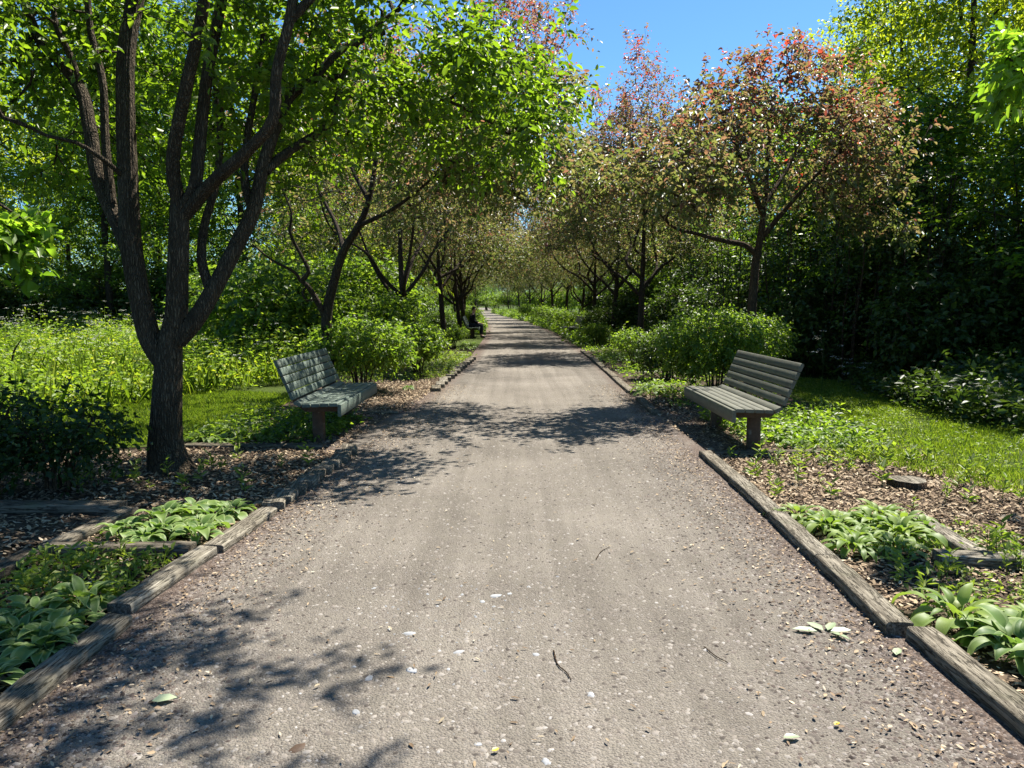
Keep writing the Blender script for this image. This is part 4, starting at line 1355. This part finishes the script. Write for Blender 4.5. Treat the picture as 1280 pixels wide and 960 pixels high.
def umbels(name, T):
    n = len(T)
    k = 14
    idx = np.repeat(np.arange(n), k)
    P = T[idx] + np.column_stack([rng.normal(0, .035, (n * k, 2)), rng.normal(.02, .008, n * k)])
    D = np.column_stack([rng.normal(0, 1, (n * k, 2)), rng.normal(0, .2, n * k)])
    L = rng.uniform(.014, .028, n * k)
    V, Fq, v = leaves(P, D, L, L * .9, rng.random(n * k), False, .05, 0, flat=2.0)
    return kind(mk(name, V, [Fq], M["flower_white"], None, v), "stuff")


umbels("wildflowers", np.concatenate([tops2[rng.random(len(tops2)) < .5], tops[(tops[:, 1] > 12) & (rng.random(len(tops)) < .07)]]))
und = [(5.9, 8.2), (5.6, 10), (6.0, 13.6), (7.4, 15), (10.5, 13), (10.5, 7.2), (6.8, 6.6)]
plants_mass("undergrowth", scatter(und, 3600), .35, .95, .11, M["leaf_dark"], 10, sig=.1, ragged=True)
plants_mass("wood_floor_plants", scatter([(4.7, 16), (6.2, 15), (11, 13), (13, 30), (9, 60), (5, 60), (4.6, 26)], 5000), .2, .7, .13, M["leaf_dark"], 7)
plants_mass("wood_edge_plants", scatter([(-3.6, 22), (-10, 27), (-12, 60), (-4.5, 60)], 5000), .3, .9, .13, M["leaf_shrub"], 7)
plants_mass("verge_plants", scatter([(-1.25, 15.0), (-1.15, 22), (-3.4, 22), (-3.3, 14), (-2.6, 14.2)], 900), .05, .2, .06, M["weed"], 6)
plants_mass("border_plants", scatter([(2.3, 10.6), (2.25, 26), (4.4, 26), (4.4, 10.6)], 900), .04, .16, .07, M["leaf_shrub"], 6)
plants_mass("far_edge_plants", scatter([(2.15, 26), (2.1, 40), (.9, 60), (-3, 110), (2, 110), (5, 60), (4.6, 26)], 4500), .15, .7, .16, M["leaf_shrub"], 7)
plants_mass("far_verge_plants", scatter([(-1.3, 36), (-1.6, 48), (-4.4, 90), (-7, 120), (-10, 110), (-4.5, 50), (-3.4, 22), (-2.2, 23), (-2.4, 35)], 4500), .15, .6, .15, M["leaf_shrub"], 7)
plants_mass("sunken_bed_plants", scatter([(-1.98, 3.6), (-1.95, 4.38), (-2.72, 4.4), (-2.75, 3.4)], 160), .03, .12, .045, M["weed"], 6, sig=.03)
plants_mass("bench_foot_plants", scatter([(-1.95, 8.1), (-1.9, 9.9), (-3.4, 10.2), (-3.5, 8.0)], 420), .04, .2, .07, M["leaf_shrub"], 6, sig=.05)
plants_mass("right_bench_plants", scatter([(2.5, 7.7), (2.45, 9.9), (4.2, 10.3), (3.9, 7.8)], 480), .05, .22, .07, M["leaf_shrub"], 6, sig=.05)
plants_mass("right_bed_plants", scatter([(2.1, 3.3), (2.1, 4.6), (3.0, 5.0), (3.6, 3.6), (3.2, 2.6)], 300), .02, .08, .04, M["weed"], 6, sig=.04)

# cow parsley plants standing at the right lawn


def parsley(loc, h, seed, label):
    g = np.random.default_rng(seed)
    root = thing("cow_parsley", loc, label, "wildflower")
    b = Bag()
    tips = []
    V, Fq = tube(np.array([(0, 0, -.02), (.01, 0, h * .5), (.0, .02, h)]), [.006, .005, .003], 5)
    b.add(V, Fq)
    tips.append((0, .02, h))
    for a in range(6):
        th = a * 1.9
        z0 = h * g.uniform(.35, .8)
        r = g.uniform(.12, .3)
        e = (math.cos(th) * r, math.sin(th) * r, z0 + r * g.uniform(.6, 1.0))
        V, Fq = tube(np.array([(0, .01, z0), (e[0] * .5, e[1] * .5, z0 + (e[2] - z0) * .6), e]), [.004, .003, .002], 4)
        b.add(V, Fq)
        tips.append(e)
    b.build("stem", M["leaf_wood"], root, smooth=True)
    T = np.array(tips)
    n, k = len(T), 20
    idx = np.repeat(np.arange(n), k)
    P = T[idx] + np.column_stack([g.normal(0, .035, (n * k, 2)), g.normal(.015, .008, n * k)])
    D = np.column_stack([g.normal(0, 1, (n * k, 2)), g.normal(0, .2, n * k)])
    V, Fq, v = leaves(P, D, np.full(n * k, .02), np.full(n * k, .018), g.random(n * k), False, .05, 0, flat=2.0)
    mk("flower", V, [Fq], M["flower_white"], root, v)


parsley(tuple(G(1027, 492)), 1.02, 1, "tall white flowering cow parsley at the lawn's dark corner by right bench")
parsley(tuple(G(1062, 492)), .55, 2, "short white flowering cow parsley near the lawn's dark corner")


# ---- loose stuff on the ground
def flakes(name, P2, l0, l1, asp, mat, tilt=.35, z=.004):
    n = len(P2)
    th = rng.uniform(0, 6.28, n)
    A = np.column_stack([P2, rng.uniform(z, z + .012, n)])
    D = np.column_stack([np.cos(th), np.sin(th), rng.normal(0, tilt * .5, n)])
    L = rng.uniform(l0, l1, n)
    V, Fq, v = leaves(A, D, L, L * asp * rng.uniform(.6, 1.3, n), rng.random(n), True, rng.uniform(-.1, .2), .05, flat=2.2)
    V[:, 2] = np.maximum(V[:, 2], .002)
    return kind(mk(name, V, [Fq], mat, None, v), "stuff")


flakes("mulch_chips", scatter([(1.90, 4.4), (1.96, 7.45), (4.0, 7.5), (4.4, 5.6), (3.4, 4.2), (2.2, 4.4)], 15000), .018, .06, .42, M["chips"], .7)
flakes("mulch_chips", scatter([(-2.9, 4.5), (-2.85, 5.3), (-4.6, 5.35), (-4.6, 3.6), (-2.9, 3.0)], 3500), .02, .06, .42, M["chips"], .7)
flakes("mulch_chips", scatter([(1.86, 2.4), (1.86, 4.6), (3.4, 4.4), (3.6, 2.4)], 7000), .015, .05, .42, M["chips"], .7)
flakes("mulch_chips", scatter([(-1.9, 2.4), (-1.84, 5.4), (-2.75, 5.4), (-2.9, 2.4)], 4500), .015, .05, .42, M["chips"], .7)
flakes("mulch_chips", scatter([(-1.85, 5.5), (-1.72, 7.75), (-3.5, 7.85), (-5.2, 6.8), (-4.6, 5.5)], 11000), .018, .06, .42, M["chips"], .7)
flakes("mulch_chips", scatter([(-1.45, 10.5), (-1.25, 16), (-3.0, 16), (-2.9, 10.5)], 7000), .025, .07, .42, M["chips"], .7)
flakes("mulch_chips", scatter([(2.1, 10.4), (2.2, 13), (3.6, 13), (3.4, 10.2)], 4000), .025, .07, .42, M["chips"], .7)
flakes("mulch_chips", scatter([(2.0, 7.55), (1.9, 10.5), (3.2, 10.5), (3.3, 7.6)], 4500), .018, .055, .42, M["chips"], .7)
flakes("mulch_chips", scatter([(-1.75, 7.85), (-1.6, 10.5), (-3.2, 10.5), (-3.3, 7.9)], 4500), .018, .055, .42, M["chips"], .7)
# chips and bark bits trodden along the path edges
ye = rng.uniform(2.0, 14, 9000)
side = rng.choice([-1, 1], 9000)
off = np.abs(rng.normal(0, .28, 9000))
P2 = np.column_stack([pc(ye) + side * (hw(ye) - off), ye])
flakes("bark_bits", P2[off < 1.1], .008, .03, .5, M["chips"], .5)
ye = 1.9 + rng.random(700) ** 1.6 * 10
flakes("leaf_litter", np.column_stack([pc(ye) + rng.uniform(-1.6, 1.6, 700), ye]), .014, .04, .32, M["straw"], .3)


def pebbles(name, P2, r0, r1, mat):
    n = len(P2)
    o = np.array([(1, 0, 0), (.3, .95, 0), (-.8, .6, 0), (-.8, -.6, 0), (.3, -.95, 0), (.1, 0, .8), (-.25, .2, .72)])
    f = np.array([(0, 1, 5), (1, 6, 5), (1, 2, 6), (2, 3, 6), (3, 4, 5), (3, 5, 6), (4, 0, 5)])
    th = rng.uniform(0, 6.28, n)
    r = r0 + (r1 - r0) * rng.random(n) ** 4
    q = o[None] * (1 + rng.normal(0, .18, (n, 7, 3)))
    q[..., 0] *= rng.uniform(.8, 1.7, (n, 1))
    x = q[..., 0] * np.cos(th)[:, None] - q[..., 1] * np.sin(th)[:, None]
    yv = q[..., 0] * np.sin(th)[:, None] + q[..., 1] * np.cos(th)[:, None]
    V = np.stack([P2[:, :1] + x * r[:, None], P2[:, 1:] + yv * r[:, None], np.maximum(q[..., 2], -.1) * r[:, None] * .8], -1)
    b0 = np.arange(n)[:, None, None] * 7
    return kind(mk(name, V.reshape(-1, 3), [(b0 + f[None]).reshape(-1, 3)], mat, None, np.repeat(rng.random(n), 7)), "stuff")


ye = 1.9 + rng.random(42000) ** 1.7 * 9
pebbles("gravel_stones", np.column_stack([pc(ye) + rng.uniform(-1, 1, 42000) * 1.68, ye]), .0025, .011, M["pebble"])

P2 = np.column_stack([rng.normal(-.28, .36, 260), rng.normal(3.55, .42, 260)])
pebbles("gravel_stones", P2, .003, .010, M["chalk"])
ye = 1.9 + rng.random(30000) ** 1.5 * 8
sd = np.where(rng.random(30000) < .6, 1, -1)
off = np.abs(rng.normal(0, .33, 30000)) - .05
ok = off < 1.0
pebbles("gravel_grit", np.column_stack([pc(ye) + sd * (hw(ye) - off), ye])[ok], .003, .011, M["grit"])
# single stones, leaves and twigs that catch the eye


def stone(px, py, r, label, mat="stone_pale"):
    g = np.random.default_rng(int(px))
    p = G(px, py)
    u = np.linspace(0, 2 * math.pi, 10, endpoint=False)
    V = []
    for rr, zz in ((1, 0), (.85, .35), (.55, .6), (.15, .62)):
        for a in u:
            k = rr * (1 + g.normal(0, .16)) * r * .8
            V.append((math.cos(a) * k * 1.5, math.sin(a) * k, zz * r * .4 - .002))
    Fq = [(a * 10 + b_, a * 10 + (b_ + 1) % 10, a * 10 + 10 + (b_ + 1) % 10, a * 10 + 10 + b_) for a in range(3) for b_ in range(10)]
    b = Bag()
    b.add(np.array(V), np.array(Fq))
    b.add(np.array(V[30:]), np.array([(0, 1, 2, 9), (9, 2, 3, 8), (8, 3, 4, 7), (7, 4, 5, 6)]))
    o = b.build("stone", M[mat])
    o.location = p
    o.rotation_euler = (0, 0, g.uniform(0, 6.28))
    return tag(o, label, "stone")


for px, py, r, lab in [(683, 952, .020, "pale stone at the bottom edge of the path"), (620, 745, .026, "pale flat stone on mid path, farther of the pale patch"), (603, 752, .018, "pale stone just left of the flat pale stone"),
                       (512, 792, .026, "pale stone left of mid path"), (515, 838, .026, "grey stone below the left pale stone"), (573, 815, .022, "pale stone centred between wheel tracks"),
                       (461, 848, .022, "grey stone at left of the path near the shadow"), (738, 868, .020, "pale striped stone right of the path centre"), (670, 818, .018, "small pale stone near the curved twig"),
                       (445, 890, .018, "small pale stone beside the bottom left shadow"), (637, 742, .016, "small pale stone at the right end of the pale patch"), (598, 930, .014, "small pale stone above the bottom edge")]:
    stone(px, py, r, lab)


def big_leaf(px, py, parts, label, mat, name="fallen_leaf"):
    p = G(px, py)
    P = np.array([(0, 0, .012)] * len(parts)) + np.array([(a[3], a[4], 0) for a in parts])
    D = np.array([(math.cos(a[0]), math.sin(a[0]), .05) for a in parts])
    V, Fq, v = leaves(P, D, np.array([a[1] for a in parts]), np.array([a[2] for a in parts]), rng.random(len(parts)), True, .12, .05, flat=5)
    V[:, 2] = np.maximum(V[:, 2], .004)
    o = mk(name, V, [Fq], M[mat], None, v)
    o.location = p
    return tag(o, label, "leaf")


M["leaf_pale"] = leaf_mat("leaf_pale", [(0, (0.24, 0.30, 0.17)), (1, (0.36, 0.42, 0.26))], (.8, .8, .6), .2)
M["leaf_yellow"] = leaf_mat("leaf_yellow", [(0, (0.5, 0.36, 0.03)), (1, (0.6, 0.42, 0.04))], (.8, .8, .6), .2)
big_leaf(1030, 792, [(.1, .10, .045, .03, 0), (2.0, .10, .045, .0, .01), (2.9, .11, .045, -.03, 0), (-.9, .10, .045, .02, -.01), (.9, .11, .045, .02, .01)], "pale five part fallen leaf lying on right side of the path", "leaf_pale")
big_leaf(203, 880, [(.3, .09, .055, -.04, 0)], "pale fallen leaf in the bottom left shadow", "leaf_pale")
big_leaf(1120, 822, [(1.0, .08, .04, 0, 0)], "pale leaf lying against the foot of right timber", "leaf_pale")
big_leaf(990, 926, [(.1, .06, .035, -.03, 0)], "whitish leaf at bottom right of the path", "leaf_pale")
big_leaf(1043, 910, [(.6, .03, .02, 0, 0)], "tiny yellow leaf at bottom right of the path", "leaf_yellow")
big_leaf(615, 943, [(.6, .03, .02, 0, 0)], "tiny yellow leaf at the bottom edge of the path", "leaf_yellow")
stone(372, 935, .028, "brown wood knot lying in the bottom shadow", "post_brown")


def twig(pts, r, label):
    q = [G(*p) + np.array([0, 0, .006]) for p in pts]
    q, _ = catmull(q, .02)
    V, Fq = tube(q - q[0], np.linspace(r, r * .5, len(q)), 5)
    o = mk("twig", V, [Fq], M["bark_red"], None, smooth=True)
    o.location = q[0]
    tag(o, label, "twig")


twig([(692, 815), (697, 832), (708, 842), (714, 852)], .004, "curved dark twig on the middle of the path")
twig([(745, 700), (752, 690), (762, 685)], .003, "fine twig far up the middle of the path")
twig([(880, 810), (895, 822), (910, 830)], .003, "short twig at right of the path")

# stump in the right bed
sb = thing("tree_stump", tuple(G(1135, 609)), "low sawn tree stump in the sunny mulch at right", "stump")
th = np.linspace(0, 2 * math.pi, 28, endpoint=False)
rr = .135 * (1 + .06 * np.sin(3 * th) + .04 * np.sin(7 * th + 1))
V = np.concatenate([np.column_stack([np.cos(th) * rr * k, np.sin(th) * rr * k, np.full(28, z)]) for k, z in ((1.15, -.03), (1.03, .03), (1.0, .085), (.97, .092))])
Fq = np.array([(a * 28 + b_, a * 28 + (b_ + 1) % 28, a * 28 + 28 + (b_ + 1) % 28, a * 28 + 28 + b_) for a in range(3) for b_ in range(28)])
mk("bark", V, [Fq], M["bark_red"], sb, smooth=True)
sb.scale = (1.05, 1.05, .72)
V = np.concatenate([np.column_stack([np.cos(th) * rr * k, np.sin(th) * rr * k, np.full(28, .0935)]) for k in (.97, .5, .02)])
Fq = np.array([(a * 28 + b_, a * 28 + (b_ + 1) % 28, a * 28 + 28 + (b_ + 1) % 28, a * 28 + 28 + b_) for a in range(2) for b_ in range(28)])
mk("cut_face", V, [Fq], M["timber"], sb)


# bare dead branches in the meadow
def dead_branch(pts, r, label, mat):
    q, _ = catmull([U(*p) for p in pts], .06)
    V, Fq = tube(q - q[0], np.linspace(r, r * .4, len(q)), 6)
    o = mk("dead_branch", V, [Fq], M[mat], None, smooth=True)
    o.location = q[0]
    tag(o, label, "branch")


dead_branch([(15, 452, 13.5), (18, 438, 13.5), (27, 424, 13.5)], .02, "short dark dead branch sticking out of the left meadow", "bark_dark")
dead_branch([(70, 416, 17), (90, 395, 17), (102, 389, 17), (112, 391, 17)], .014, "pale arching dead branch above the left meadow", "timber")

# ------------------------------------------------------------------ the seated person (dark clothes, far left bench)


def skin_mesh(name, pts, edges, rad, mat, parent, sub=2):
    me = bpy.data.meshes.new(name)
    me.from_pydata([tuple(p) for p in pts], edges, [])
    o = bpy.data.objects.new(name, me)
    COL.objects.link(o)
    md = o.modifiers.new("skin", "SKIN")
    for k, r in enumerate(rad):
        r = (r, r) if np.isscalar(r) else r
        me.skin_vertices[0].data[k].radius = r
    me.skin_vertices[0].data[0].use_root = True
    sb_ = o.modifiers.new("sub", "SUBSURF")
    sb_.levels = sb_.render_levels = sub
    dg = bpy.context.evaluated_depsgraph_get()
    dg.update()
    m2 = bpy.data.meshes.new_from_object(o.evaluated_get(dg))
    bpy.data.objects.remove(o)
    for p in m2.polygons:
        p.use_smooth = True
    m2.materials.clear()
    m2.materials.append(mat)
    o = bpy.data.objects.new(name, m2)
    COL.objects.link(o)
    if parent:
        o.parent = parent
    return o


pr = thing("person", (-1.70, 32.7, 0), "person in dark clothes sitting on the far left bench facing the path", "person")
# local frame: +x is the way the person faces; pelvis above the seat
pts = [(0, 0, .55), (.01, 0, .70), (.03, 0, .86), (.05, 0, .99), (.075, 0, 1.08), (.10, 0, 1.19), (.115, 0, 1.27),
       (.02, .09, .54), (.42, .11, .53), (.40, .11, .11), (.50, .12, .05), (.58, .12, .04),
       (.02, -.09, .54), (.42, -.11, .53), (.37, -.11, .11), (.47, -.12, .05), (.55, -.12, .04),
       (.05, .17, .98), (.08, .22, .72), (.30, .12, .62), (.37, .10, .61),
       (.05, -.17, .98), (.08, -.22, .72), (.30, -.12, .62), (.37, -.10, .61)]
edges = [(0, 1), (1, 2), (2, 3), (3, 4), (4, 5), (5, 6), (0, 7), (7, 8), (8, 9), (9, 10), (10, 11), (0, 12), (12, 13), (13, 14), (14, 15), (15, 16),
         (3, 17), (17, 18), (18, 19), (19, 20), (3, 21), (21, 22), (22, 23), (23, 24)]
rad = [(.15, .12), (.14, .11), (.16, .12), (.14, .10), .058, (.085, .10), (.07, .08), .085, .068, .045, .045, .032, .085, .068, .045, .045, .032, .062, .045, .035, .03, .062, .045, .035, .03]
body = skin_mesh("body", pts, edges, rad, M["skin"], pr)
# clothes follow the body a little outside it
cp = [(0, 0, .56), (.01, 0, .70), (.03, 0, .86), (.05, 0, 1.0), (.06, 0, 1.05), (.05, .17, .985), (.08, .22, .72), (.27, .13, .63), (.05, -.17, .985), (.08, -.22, .72), (.27, -.13, .63)]
skin_mesh("jacket", cp, [(0, 1), (1, 2), (2, 3), (3, 4), (3, 5), (5, 6), (6, 7), (3, 8), (8, 9), (9, 10)],
          [(.19, .15), (.175, .14), (.19, .145), (.17, .12), .08, .08, .065, .05, .08, .065, .05], M["cloth_black"], pr)
tpz = [(0, 0, .55), (.02, .09, .55), (.43, .11, .54), (.40, .11, .13), (.02, -.09, .55), (.43, -.11, .54), (.37, -.11, .13)]
skin_mesh("trousers", tpz, [(0, 1), (1, 2), (2, 3), (0, 4), (4, 5), (5, 6)], [(.17, .13), .105, .085, .065, .105, .085, .065], M["cloth_navy"], pr)
for sgn, ax in ((1, 0.0), (-1, -.03)):
    skin_mesh("shoe", [(.39 + ax, .115 * sgn, .06), (.47 + ax, .12 * sgn, .055), (.60 + ax, .12 * sgn, .045)], [(0, 1), (1, 2)], [.055, .052, .038], M["shoe"], pr)
    # five bent fingers resting on the thighs, rooted in the palm
    fp, fe, fr_ = [(.36, .10 * sgn, .612), (.42, .095 * sgn, .606)], [(0, 1)], [(.034, .018), (.036, .016)]
    for f in range(4):
        yy = (.065 + .022 * f) * sgn
        ln = (.055, .068, .072, .062)[f]
        k = len(fp)
        fp += [(.455, yy, .605), (.455 + ln * .55, yy, .600), (.455 + ln, yy, .582)]
        fe += [(1, k), (k, k + 1), (k + 1, k + 2)]
        fr_ += [.0095, .009, .008]
    k = len(fp)
    fp += [(.40, .055 * sgn, .606), (.435, .038 * sgn, .600)]
    fe += [(0, k), (k, k + 1)]
    fr_ += [.011, .009]
    skin_mesh("hand", fp, fe, fr_, M["skin"], pr, 1)
    # eyes and ears
    skin_mesh("eye", [(.195, .034 * sgn, 1.225), (.203, .034 * sgn, 1.225)], [(0, 1)], [.010, .006], M["eye"], pr, 1)
    skin_mesh("ear", [(.10, .088 * sgn, 1.20), (.098, .094 * sgn, 1.225)], [(0, 1)], [.014, .016], M["skin"], pr, 1)
skin_mesh("nose", [(.185, 0, 1.225), (.208, 0, 1.195)], [(0, 1)], [.010, .014], M["skin"], pr, 1)
skin_mesh("mouth", [(.190, -.020, 1.160), (.196, 0, 1.160), (.190, .020, 1.160)], [(0, 1), (1, 2)], [.006, .007, .006], M["post_brown"], pr, 1)
skin_mesh("hair", [(.05, 0, 1.15), (.055, 0, 1.24), (.10, 0, 1.305), (.16, 0, 1.30)], [(0, 1), (1, 2), (2, 3)], [(.075, .065), (.095, .09), (.095, .06), (.06, .035)], M["hair"], pr)
